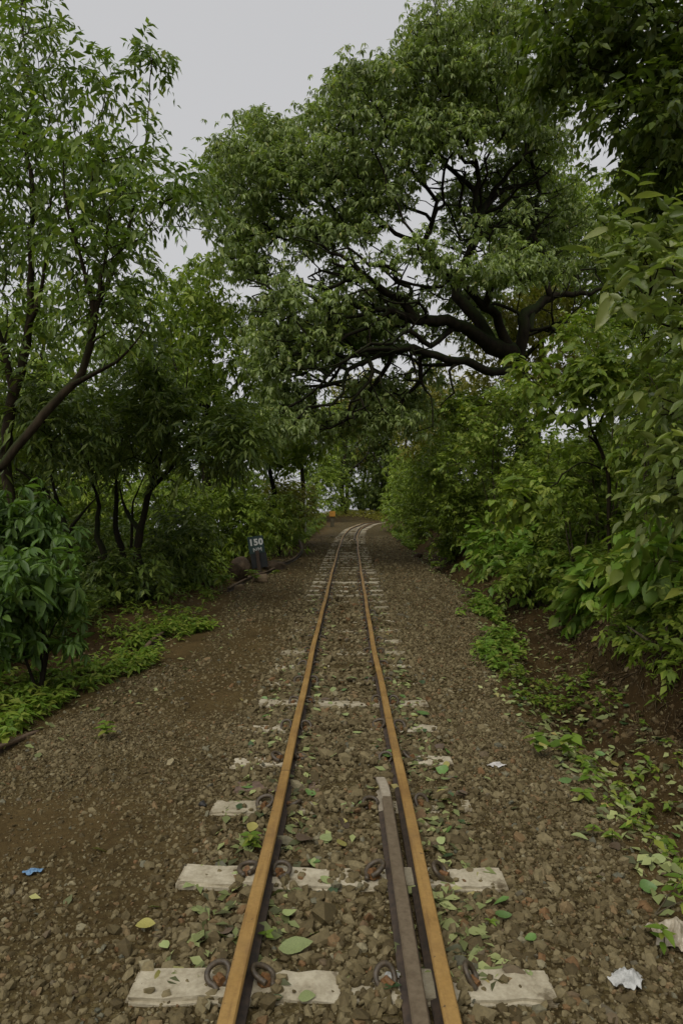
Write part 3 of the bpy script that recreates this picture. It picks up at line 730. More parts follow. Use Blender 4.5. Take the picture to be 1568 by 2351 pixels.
def box_mesh(name, sx, sy, sz, mat, bev=0.004, oz=0.0):
    bm = bmesh.new(); bmesh.ops.create_cube(bm, size=1)
    for v in bm.verts: v.co = Vector((v.co.x * sx, v.co.y * sy, (v.co.z + 0.5) * sz + oz))
    if bev: bmesh.ops.bevel(bm, geom=list(bm.edges), offset=bev, segments=2, affect='EDGES')
    return bm_mesh(name, bm, mat)

def text_mesh(body, size, mat, bold, extr=0.002):
    cu = bpy.data.curves.new('lettering', 'FONT'); cu.body = body; cu.size = size; cu.extrude = extr; cu.offset = bold; cu.align_x = 'CENTER'; cu.align_y = 'CENTER'; cu.space_character = 1.12
    t = bpy.data.objects.new('lettering', cu); scene.collection.objects.link(t)
    me = bpy.data.meshes.new_from_object(t.evaluated_get(bpy.context.evaluated_depsgraph_get()))
    bpy.data.objects.remove(t); me.materials.clear(); me.materials.append(mat); return me

SY_ = 16.0
b0 = P(598, 1321, SY_); zg = h1(b0[0], SY_)
sg = empty('milepost_sign', (b0[0], SY_, zg), (0, R_(-8), 0))
sg.scale = (1.1, 1.1, 1.1)
tag(sg, 'dark green milepost sign reading 150 NM, leaning left among boulders', 'sign')
k = SY_ / FPX
dz_ = CAMZ - (1321 - CY) * k - zg
obj('post', box_mesh('post', .075, .05, .62, M['post_brown'], oz=dz_ - .08), sg)
bd = obj('sign_board', box_mesh('sign_board', .335, .022, .37, M['sign_green'], oz=dz_ + .475), sg); bd.location = (-.005, .04, 0)
lo = obj('lower_board', box_mesh('lower_board', .34, .020, .315, M['sign_black'], oz=dz_ + .16), sg); lo.location = (.012, .042, 0)
t1 = obj('lettering', text_mesh('150', .185, M['sign_white'], .008), sg); t1.location = (-.002, .026, dz_ + .475 + .235); t1.rotation_euler = (R_(90), 0, 0)
t2 = obj('lettering', text_mesh('NM', .12, M['sign_white'], .001), sg); t2.location = (.012, .026, dz_ + .475 + .075); t2.rotation_euler = (R_(90), R_(-2), 0)

mk = P(763, 1190, 47); zg = h1(mk[0], 47)
me_ = empty('marker_post', (mk[0], 47, zg)); tag(me_, 'small orange marker plate on a short post at the far left of the track', 'marker')
kz = 47 / FPX
obj('post', box_mesh('post', .26, .14, max(.2, mk[2] - zg) + .2, M['marker_base'], .01), me_)
obj('plate', box_mesh('plate', .40, .05, .38, M['marker_orange'], .01, oz=mk[2] - zg + .12), me_).location = (0, -.115, 0)

M['rock_brown'] = simple_mat('boulder_brown', (0.035, 0.023, 0.012), (0.10, 0.066, 0.036), 5, 0.9, bmp=0.9, dist=0.05, c3=(0.04, 0.042, 0.014))
M['rock_tan'] = simple_mat('boulder_tan', (0.09, 0.062, 0.032), (0.17, 0.118, 0.062), 6, 0.85, bmp=0.8, dist=0.03)
def boulder(loc, sx, sy, sz, label, mat, seed, name='boulder', group=None):
    r = np.random.default_rng(seed); bm = bmesh.new(); bmesh.ops.create_icosphere(bm, subdivisions=4, radius=1)
    V = np.array([v.co[:] for v in bm.verts])
    for q in range(9):
        n_ = nrm(r.normal(size=3)); h_ = r.uniform(.55, .85); dd = V @ n_; V -= np.clip(dd - h_, 0, None)[:, None] * n_ * .9
    for f, a in ((2.5, .06), (6, .025), (14, .01)):
        dv = r.normal(size=(3, 3)) * f; V += V * (a * np.sin(V @ dv[0] + 1) * np.sin(V @ dv[1] + 2))[:, None]
    for v, q in zip(bm.verts, V): v.co = Vector((q[0] * sx, q[1] * sy, q[2] * sz))
    o = obj(name, bm_mesh(name, bm, mat, True)); o.location = loc; o.rotation_euler[2] = r.uniform(-.5, .5)
    return tag(o, label, 'rock', group)
def on_ground(px, Y, dz=0.0):
    x = (px - CX) / FPX * Y; return np.array([x, Y, h1(x, Y) + dz])
boulder(on_ground(552, 14.6, .16), .26, .28, .36, 'large brown boulder left of the milepost sign', M['rock_brown'], 5)
boulder(on_ground(600, 14.4, .04), .22, .2, .15, 'tan boulder in front of the milepost sign', M['rock_tan'], 2)
boulder(on_ground(632, 17.2, .06), .30, .3, .2, 'low brown boulder behind the curved old rail', M['rock_brown'], 3)
boulder(on_ground(548, 13.2, .03), .12, .12, .1, 'small pale brown rock at the foot of the large boulder', M['rock_tan'], 4)
for i, (px, Y, s, lab) in enumerate([(960, 21, .16, 'brown rock at the far foot of the right cut bank'), (1000, 17.5, .12, 'small dark rock in the right ditch past the seedlings'),
                                     (1075, 12.6, .13, 'dark rock in the ditch below the bright leafy bank'), (1098, 10.9, .10, 'small brown rock on the ditch bottom by the ivy strip'),
                                     (920, 29, .2, 'distant brown rock under the far right bushes')]):
    boulder(on_ground(px, Y, s * .25), s, s * .9, s * .7, lab, M['rock_brown'], 20 + i)
boulder(on_ground(466, 3.72, .012), .022, .022, .02, 'round black stone on the bare earth left of the track', simple_mat('black_stone', (.015, .014, .012), (.03, .028, .024), 20, .6), 40, 'stone')

# abandoned rails on the left
px_ = [(524, 1356, 12.9), (559, 1340, 14.2), (590, 1327, 15.4), (618, 1315, 16.3), (646, 1301, 17.8), (674, 1284, 19.8), (692, 1264, 22.2), (693, 1253, 24), (687, 1240, 26)]
pp = np.array([[*on_ground(a, Y)[:2], max(h1((a - CX) / FPX * Y, Y) + .05, P(a, b_, Y)[2])] for a, b_, Y in px_])
cc = catmull(pp, .25); dd = nrm(np.gradient(cc[:, :2], axis=0)); og = cc[0].copy()
o = obj('old_rail', sweep('old_rail', cc - og - np.array([0, 0, .06]), dd, PROF, [M['old_rail'], M['rail_side']], HEAD, 1.0)); o.location = og
tag(o, 'bent brown old rail curving past the milepost sign and boulders', 'rail')
cc = catmull([on_ground(-30, 4.35, .03), on_ground(60, 4.9, -.03), on_ground(160, 5.7, -.12), on_ground(300, 7.2, -.05), on_ground(352, 8.0, .05), on_ground(398, 8.9, .01)], .2); og = cc[0].copy(); dd = nrm(np.gradient(cc[:, :2], axis=0))
o = obj('old_rail', sweep('old_rail', cc - og - np.array([0, 0, .03]), dd, PROF, [M['old_rail'], M['rail_side']], HEAD, 0.9)); o.location = og
tag(o, 'straight rusty old rail half hidden in the weeds on the left', 'rail')

# litter
def crumple(name, loc, sx, sy, sz, label, cat, cols, seed, rough=.4, mound=1.0):
    """a creased sheet of film with a ragged outline, heaped in the middle"""
    r = np.random.default_rng(seed); n = 44; u = np.linspace(-1, 1, n); X, Y = np.meshgrid(u, u, indexing='ij')
    rho = np.maximum(np.abs(X), np.abs(Y)); th = np.arctan2(Y, X); edge = 1 + sum(.16 / k ** .7 * np.sin(k * th + r.uniform(0, 6.28)) for k in (2, 3, 5, 8, 13))
    q = rho / np.maximum(np.sqrt(X * X + Y * Y), 1e-6) * edge; x, y = X * q * .9, Y * q * .9
    z = np.zeros_like(x); dx = np.zeros_like(x); dy = np.zeros_like(x)
    for f, a in ((1.7, .55), (3.1, .42), (5.3, .30), (9, .17), (15, .09)):
        for _ in range(2):
            w = nrm(r.normal(size=2)) * f; ph = r.uniform(0, 6.28); t = np.abs(np.sin((x * w[0] + y * w[1] + .35 * np.sin(2.3 * y * w[0] / f - 1.9 * x * w[1] / f)) + ph)); z += a * (t - .5); dx += a * .22 * (t - .5) * w[1] / f; dy -= a * .22 * (t - .5) * w[0] / f
    z = (z * .6 + .9 * mound * np.exp(-1.6 * rho ** 2)); z = np.maximum(z - z.min() * .5, .02 + .05 * r.uniform(size=z.shape))
    ii = np.arange(n * n).reshape(n, n); F = np.stack([ii[:-1, :-1], ii[1:, :-1], ii[1:, 1:], ii[:-1, 1:]], -1).reshape(-1, 4)
    mt = simple_mat(name + '_film', cols[0], cols[1], 30, rough, bmp=.4, dist=.003, c3=cols[2] if len(cols) > 2 else None)
    o = obj(name, np_mesh(name, np.stack([(x + dx) * sx, (y + dy) * sy, z * sz], -1).reshape(-1, 3), F, mt, False)); o.location = loc; o.rotation_euler[2] = r.uniform(-.4, .4)
    return tag(o, label, cat)
crumple('plastic_scrap', on_ground(76, 3.02, .006), .045, .030, .014, 'torn blue plastic scrap on the bare earth at left', 'litter', ((.07, .15, .27), (.12, .24, .38)), 3)
crumple('plastic_bag', on_ground(1440, 2.30, .008), .066, .050, .034, 'crumpled white plastic bag on the gravel at lower right', 'litter', ((.30, .30, .28), (.46, .46, .44)), 5)
crumple('food_wrapper', on_ground(1545, 2.52, .01), .085, .08, .042, 'crumpled dirty cream wrapper stained orange at the right edge', 'litter', ((.2, .16, .1), (.42, .37, .28), (.35, .16, .06)), 8, mound=1.6)
crumple('paper_scrap', on_ground(1140, 4.22, .008), .06, .035, .016, 'torn white paper scrap right of the right rail', 'litter', ((.36, .34, .32), (.58, .56, .54)), 11)
crumple('paper_scrap', on_ground(905, 2.33, .016), .032, .025, .016, 'small white scrap beside the clip of the nearest sleeper', 'litter', ((.36, .36, .33), (.55, .55, .52)), 12)

# ------------------------------------------------------------------ fallen leaves
def flat_mat(name, col, rough=.5):
    m, nt, b, out = new_mat(name); n = noise_node(nt, 22, 4, .6); oi = nt.nodes.new('ShaderNodeObjectInfo')
    c = ramp(nt, n.outputs[0], [(.3, tuple(q * .72 for q in col)), (.6, col), (.8, tuple(min(1, q * 1.2) for q in col))])
    c = mixc(nt, 1.0, c, ramp(nt, oi.outputs['Random'], [(0, (.7, .7, .7)), (1, (1.15, 1.15, 1.15))]), 'MULTIPLY')
    nt.links.new(c, b.inputs['Base Color']); b.inputs['Roughness'].default_value = rough; return m
LFM = {'pale green': flat_mat('fallen_pale_green', (.27, .32, .12)), 'dark green': flat_mat('fallen_dark_green', (.045, .085, .025)),
       'fresh green': flat_mat('fallen_fresh_green', (.11, .20, .045)), 'yellowish': flat_mat('fallen_yellow', (.30, .27, .07)), 'brown': flat_mat('fallen_brown', (.11, .075, .045))}
def fallen_mesh(seed, mat):
    r = np.random.default_rng(seed); n = 9; xs = np.linspace(0, 1, n); w = .5 * np.sin(np.pi * xs ** r.uniform(.6, .85)) ** .8 * r.uniform(.5, .95); w[0] = .02; w[-1] = .005
    bend = r.uniform(-.35, .5); curl = r.uniform(-.2, .55); tw = r.normal() * .3; V = []; F = []
    for x, q in zip(xs, w):
        for s in (-1, -.5, 0, .5, 1):
            V.append((x - .5, s * q + .06 * math.sin(3 * x), .05 + bend * (x - .5) ** 2 + curl * abs(s * q) * .6 + tw * s * q * (x - .5) + r.normal() * .008))
    for i in range(n - 1):
        for k in range(4): a = i * 5 + k; F.append((a, a + 5, a + 6, a + 1))
    V = np.array(V); V[:, 2] -= V[:, 2].min()
    return np_mesh('fallen_leaf', V, np.array(F), mat, True)
LFV = {c: [fallen_mesh(100 + 10 * i + j, m) for j in range(5)] for i, (c, m) in enumerate(LFM.items())}
def put_leaf(x, y, s, c, label, r, group=None, dz=.012, tilt=.18, ang=None):
    o = bpy.data.objects.new('fallen_leaf', LFV[c][r.integers(5)]); link(o)
    o.location = (x, y, h1(x, y) + dz); o.scale = (s, s, s); o.rotation_euler = (r.normal() * tilt, r.normal() * tilt, r.uniform(0, 6.28) if ang is None else ang)
    return tag(o, label, 'leaf', group)
r = np.random.default_rng(21)
for px, py, s, c, lab, an in [(680, 2190, .125, 'pale green', 'broad pale green leaf lying between the rails, the largest there', .1), (335, 2138, .075, 'yellowish', 'yellow-green leaf alone on the gravel left of the track', .2),
                          (900, 2285, .065, 'dark green', 'glossy green leaf beside the check rail near the nearest sleeper', .1), (970, 1650, .11, 'fresh green', 'bright green leaf right of the track near a sleeper end', -.6),
                          (893, 1752, .10, 'fresh green', 'bright green leaf leaning on the right rail past the check rail', 1.3), (700, 1936, .10, 'brown', 'dark brown dead leaf between the rails', 0.0),
                          (1155, 2115, .07, 'fresh green', 'oval green leaf on the gravel right of the nearest sleepers', .1), (810, 1568, .13, 'pale green', 'pale green leaf lying between the rails in mid distance', .2),
                          (1640 * .8167, 1968 * .8167 + 0, .10, 'pale green', 'pale leaf on bare ditch earth at right', .3), (665, 2110, .06, 'pale green', 'small whitish green leaf between the rails near the second sleeper', .4),
                          (1330, 1938, .08, 'pale green', 'pale twisted leaf at the edge of the right gravel', -.4)]:
    Y = FPX * CAMZ / (py - CY); put_leaf((px - CX) / FPX * Y, Y, s, c, lab, r, ang=an, tilt=.08, dz=.028)
zones = [('lying between the two rails', lambda: (r.uniform(-.27, .27), r.uniform(1.9, 7)), 52, 'fallen leaves between the rails'),
         ('on the gravel close outside the right rail', lambda: (r.uniform(.40, .75), r.uniform(1.9, 8)), 56, 'fallen leaves outside the right rail'),
         ('on the gravel close outside the left rail', lambda: (r.uniform(-.66, -.40), r.uniform(2.0, 8)), 30, 'fallen leaves outside the left rail'),
         ('scattered in the right hand ditch', lambda: ((lambda y: (r.uniform(GR(y) - .12, BF(y) + .05), y))(2.3 + 5.0 * r.uniform() ** 1.3)), 150, 'fallen leaves in the right ditch')]
for where, f, n, grp in zones:
    for _ in range(n):
        x, y = f(); c = r.choice(['pale green', 'fresh green', 'dark green', 'yellowish', 'brown'], p=[.45, .2, .15, .08, .12])
        if abs(abs(x) - GA) < .055 or (abs(x - .232) < .05 and y < 4): x += .08
        put_leaf(x, y, r.uniform(.04, .085), c, '%s fallen leaf %s' % (c, where), r, 'fallen leaves: %s, %s' % (c, where), dz=.016, tilt=.25)
# the rest of the litter is past counting
n = 5200; y = 2.3 + 22 * r.uniform(size=n) ** 1.7; u = r.uniform(size=n)
x = np.where(u < .5, GR(y) + (BF(y) - GR(y)) * r.uniform(-.15, 1.1, n), np.where(u < .85, cx_(y) + r.choice([-1, 1], n) * r.uniform(.22, .62, n), np.where(u < .93, GL(y) + r.normal(size=n) * .3, np.where(r.uniform(size=n) < .5, GL(y) - r.uniform(0, 1.6, n), r.uniform(-1.6, 1.8, n)))))
bad = np.abs(np.abs(x - cx_(y)) - GA) < .05; x = np.where(bad, x + .1, x)
az = r.uniform(0, 6.28, n); fw = np.stack([np.cos(az), np.sin(az), r.normal(size=n) * .2], -1); no = np.array([0, 0, 1.0]) + r.normal(size=(n, 3)) * .3
L = r.uniform(.04, .09, n) * np.where((u < .5) & (y < 6), 1.2, 1.0); no = no + r.normal(size=(n, 3)) * .25 * (u < .5)[:, None]; m_lit = leaf_mat('leaf_litter', (.06, .06, .03), (.19, .22, .08), (.32, .35, .14), (.3, .24, .08), transl=.1)
o = obj('leaf_litter', leaves_mesh('leaf_litter', np.stack([x, y, H(x, y) + .018], -1), fw, no, L, L * r.uniform(.4, .6, n), m_lit, 1)); tag(o, 'small fallen leaves strewn along the track and ditch', 'leaf litter', kind='stuff')

# ------------------------------------------------------------------ low plants
def cover(name, label, cat, x, y, seed, per, L, W, mat, hgt, lod=1, kind='stuff', tilt=.5, wide=False):
    """leafy sprigs: a thin stalk with a few whorls of leaves"""
    r = np.random.default_rng(seed); n = len(x); z = H(x, y); h = hgt * r.uniform(.45, 1.2, n)
    top = np.stack([x + r.normal(size=n) * h * .25, y + r.normal(size=n) * h * .25, z + h], -1); bot = np.stack([x, y, z], -1)
    k = per; t = r.uniform(.35, 1.0, (n, k)); t[:, :max(1, k // 2)] = r.uniform(.85, 1.0, (n, max(1, k // 2)))
    pos = bot[:, None] + (top - bot)[:, None] * t[..., None]; az = r.uniform(0, 6.28, (n, 1)) + np.arange(k)[None] * 2.4 + r.normal(size=(n, k)) * .3
    fw = np.stack([np.cos(az), np.sin(az), r.uniform(-.45, .35, (n, k))], -1); no = np.array([0, 0, 1.0]) + r.normal(size=(n, k, 3)) * .25
    s = np.exp(r.normal(size=(n, k)) * .28) * (1.15 - .4 * t)
    me = leaves_mesh(name, pos.reshape(-1, 3), fw.reshape(-1, 3), no.reshape(-1, 3), (L * s).ravel(), (W * s).ravel(), mat, lod, wide)
    # stalks: thin three sided prisms, joined into the same cover
    a = np.arange(3) * 2.094; rr = .0022
    ring = np.stack([np.cos(a) * rr, np.sin(a) * rr, a * 0], -1); V2 = np.concatenate([bot[:, None] + ring, top[:, None] + ring * .6], 1).reshape(-1, 3)
    j = np.arange(3); f0 = np.stack([j, (j + 1) % 3, (j + 1) % 3 + 3, j + 3], -1); F2 = (f0[None] + (np.arange(n) * 6)[:, None, None]).reshape(-1, 4)
    nv = len(me.vertices); V1 = np.empty(nv * 3, np.float32); me.vertices.foreach_get('co', V1); F1 = np.empty(len(me.loops), np.int32); me.loops.foreach_get('vertex_index', F1)
    me2 = np_mesh(name, np.vstack([V1.reshape(-1, 3), V2]), [F1.reshape(-1, 3), F2 + nv], mat, True)
    bpy.data.meshes.remove(me); o = obj(name, me2); return tag(o, label, cat, kind=kind)

r = np.random.default_rng(33)
def blob(n, cx, cyy, sx, sy, rot=0.0):
    a = r.normal(size=(n, 2)) * np.array([sx, sy]); c, s = math.cos(rot), math.sin(rot)
    return cx + a[:, 0] * c - a[:, 1] * s, cyy + a[:, 0] * s + a[:, 1] * c
# weeds along the left verge
n = 2500; y = 4.3 + 5.0 * r.uniform(size=n) ** 1.15; x = GL(y) + .02 - np.abs(r.normal(size=n)) * .85 - .02 + .22 * noise2(y, y * 0, 1.6, 1)
ok = (noise2(x, y, 2.6, 2) > -.5 + .9 * r.normal(size=n)) & ~((y > 6.6) & (x < GL(y) - .55)); x, y = x[ok], y[ok]
cover('weeds', 'bright green leafy weeds covering the left verge beside the gravel', 'weeds', x, y, 1, 8, .105, .036, M['lf_weed'], .13)
y = 6.6 + 6.0 * r.uniform(size=900); x = GL(y) - .1 - np.abs(r.normal(size=900)) * 1.1; ok = noise2(x, y, 2.4, 3) + .6 * r.normal(size=900) > .3
cover('weeds', 'sparse low weeds on the brown soil past the left verge', 'weeds', x[ok], y[ok], 2, 7, .08, .034, M['lf_weed'], .14)
# creeping strip along the right edge of the gravel
y = np.concatenate([6.8 + 2.7 * r.uniform(size=400), 9.5 + 2.8 * r.uniform(size=150)]); x = GR(y) + .10 + r.normal(size=len(y)) * .14 + .10 * np.sin(y * 2.2); ok = noise2(x, y, 3.1, 1) + .35 * r.normal(size=len(y)) > -.25; x, y = x[ok], y[ok]
cover('creeper_strip', 'light green creeper strip between the right gravel and the ditch', 'ground cover', x, y, 3, 7, .085, .055, M['lf_bright'], .15, wide=True)
# sprigs on the cut bank and in the ditch
y = 2.6 + 22 * r.uniform(size=7000) ** 1.3; x = BF(y) + r.uniform(.12, .95, len(y)) ** .8; ok = noise2(x, y, 2.6, 4) + .5 * r.normal(size=len(x)) > .15 - 1.2 * (x - BF(y) - .3); x, y = x[ok], y[ok]
cover('bank_sprigs', 'small sprigs and ferns clinging to the brown cut bank', 'ground cover', x, y, 4, 8, .06, .024, M['lf_small'], .12)
y = 2.3 + 6.2 * r.uniform(size=1300); x = GR(y) + (BF(y) - GR(y)) * r.uniform(.0, 1.0, len(y)); ok = noise2(x, y, 2.2, 5) + 1.0 * r.normal(size=len(y)) > 1.0; x, y = x[ok], y[ok]
cover('ditch_weeds', 'low weeds growing in the right hand ditch', 'ground cover', x, y, 5, 6, .06, .035, M['lf_weed'], .09, wide=True)
# floor of the wood, left and right, and far along the line
n = 6500; y = 6.0 + 52 * r.uniform(size=n) ** 1.5; x = GL(y) - .75 - np.abs(r.normal(size=n)) * (1.2 + .05 * y)
ok = (y > 10.8) | (x < GL(y) - 1.25); x, y = x[ok], y[ok]
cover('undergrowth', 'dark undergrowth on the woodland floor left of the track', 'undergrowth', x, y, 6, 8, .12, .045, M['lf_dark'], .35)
n = 2200; y = 24 + 20 * r.uniform(size=n); x = GL(y) - .2 - np.abs(r.normal(size=n)) * .9; ok = noise2(x, y, .9, 1) > -.5; x, y = x[ok], y[ok]
cover('verge_grass', 'bright green herbs along the far left verge', 'undergrowth', x, y, 7, 9, .13, .045, M['lf_weed'], .30, lod=2)
n = 24000; y = 3.0 + 34 * r.uniform(size=n) ** 1.25; x = BF(y) + .42 + np.abs(r.normal(size=n)) * (1.0 + .03 * y); 
cover('hillside_cover', 'dense green ground cover on the right hand hillside', 'ground cover', x, y, 8, 9, .11, .06, M['lf_broad'], .45, wide=True)
n = 9000; y = 5 + 45 * r.uniform(size=n) ** 1.2; x = BF(y) + r.uniform(.8, 8, n)
cover('hillside_cover', 'tall leafy herbs higher on the right hand hillside', 'ground cover', x, y, 18, 9, .18, .085, M['lf_small'], .7, lod=2)
n = 400; y = 27 + 14 * r.uniform(size=n); x = GR(y) + .1 + np.abs(r.normal(size=n)) * .45
cover('ditch_weeds', 'green weeds at the far bend beside the right gravel', 'ground cover', x, y, 9, 8, .14, .07, M['lf_weed'], .25, lod=2)
# hair roots and dead stalks on the bank
n = 1500; y = 2.6 + 9 * r.uniform(size=n); x = BF(y) + r.uniform(.0, .6, n); z = H(x, y)
fw = np.stack([-np.ones(n) * .5 + r.normal(size=n) * .3, -.2 + r.normal(size=n) * .7, -.65 + r.normal(size=n) * .45], -1); no = np.stack([-np.ones(n), r.normal(size=n) * .3, np.ones(n) * .5], -1)
L = r.uniform(.06, .22, n)
o = obj('bank_roots', leaves_mesh('bank_roots', np.stack([x, y, z + .04], -1), fw, no, L, np.full(n, .0035), simple_mat('root_brown', (.10, .07, .035), (.24, .175, .09), 20, .8, bmp=0), 1)); tag(o, 'thin brown roots hanging on the bare cut bank', 'roots', kind='stuff')

n = 2600; y = 2.4 + 12 * r.uniform(size=n) ** 1.2; x = BF(y) + r.uniform(-.35, .6, n)
o = stones('bank_clods', x, y, .014 * np.exp(r.normal(size=n) * .55), simple_mat('clod_earth', (.045, .029, .010), (.12, .08, .03), 12, .9), 8); tag(o, 'crumbled earth clods and small stones on the cut bank', 'clods', kind='stuff')
n = 1500; y = 62 + 13 * r.uniform(size=n); x = r.uniform(-6, 9, n); ok = np.abs(x - cx_(np.minimum(y, 74))) > 1.1; x, y = x[ok], y[ok]
cover('crest_herbs', 'rough herbs on the rise where the line turns away', 'undergrowth', x, y, 12, 8, .22, .08, M['lf_olive'], .4, lod=2)
def seedling(px, py, hgt, nleaf, L, label, seed, mat='lf_weed', ratio=.5):
    Y = FPX * CAMZ / (py - CY); x = (px - CX) / FPX * Y; r = np.random.default_rng(seed); og = np.array([x, Y, h1(x, Y)])
    em = empty('seedling', og); tag(em, label, 'plant')
    ns = max(1, nleaf // 6); tops = []; Vp = None; stems = []
    P0 = []; F0 = []; N0 = []; LL = []; sk = Skel(r, .03); sk.add(np.zeros(3), -1, .004)
    for s in range(ns):
        tp = np.array([r.normal() * hgt * .35, r.normal() * hgt * .3, hgt * r.uniform(.6, 1)]) if ns > 1 else np.array([.01, 0, hgt]); a = sk.limb([np.zeros(3), tp * .5 + r.normal(size=3) * .01, tp], .004, .0025, .002)
        k = nleaf // ns
        for q in range(k):
            t = 1 - .6 * (q / k) ** 2 if q > 2 else 1; az = q * 2.4 + r.uniform(0, 1)
            P0.append(tp * t); F0.append((math.cos(az), math.sin(az), r.uniform(-.3, .35))); N0.append((r.normal() * .2, r.normal() * .2 - .1, 1)); LL.append(L * r.uniform(.7, 1.15))
    obj('stem', sk.mesh('stem', M['bark_twig'], .002), em); LL = np.array(LL)
    obj('leaves', leaves_mesh('leaves', np.array(P0), np.array(F0), np.array(N0), LL, LL * ratio, M[mat], 0, True), em); return em
seedling(570, 1955, .10, 22, .055, 'leafy seedling against the outside of the left rail', 1)
seedling(605, 2168, .045, 4, .045, 'four leaved seedling between the rails beside the left rail', 2, ratio=.6)
seedling(1245, 1740, .20, 16, .095, 'bushy green plant on the right edge of the gravel', 3, ratio=.7)
seedling(1335, 1850, .07, 6, .07, 'small seedling beside the ditch at right, above a paler one', 4)
seedling(1358, 1925, .06, 6, .05, 'tiny seedling at the ditch edge below a small one', 5)
seedling(1400, 1945, .07, 7, .06, 'small weed seedling inside the right ditch litter', 6)
seedling(1000, 1325, .28, 22, .13, 'distant leafy seedling at the ditch near the dark rock', 7)
seedling(965, 1292, .3, 20, .14, 'farthest leafy seedling by the ditch on the right', 8)
seedling(1105, 1412, .18, 14, .13, 'broad leaved seedling at the head of the creeper strip', 9, ratio=.7)
seedling(585, 1352, .30, 24, .12, 'green plant in front of the tan boulder', 10)
seedling(512, 1372, .34, 20, .16, 'broad leaved plant left of the end of the old rail', 11, ratio=.6)
seedling(632, 1338, .16, 10, .13, 'low plant right of the milepost sign below the old rail', 12, ratio=.6)
seedling(1500, 2105, .16, 12, .08, 'green sprig at the right edge above the litter', 13)
seedling(1515, 2200, .10, 8, .06, 'low sprig above the crumpled wrapper at right', 14)
seedling(1120, 2128, .03, 4, .03, 'tiny sprout on the right gravel by an oval leaf', 15)
seedling(250, 1700, .14, 14, .08, 'weed plant at the front tip of the left weeds', 16)

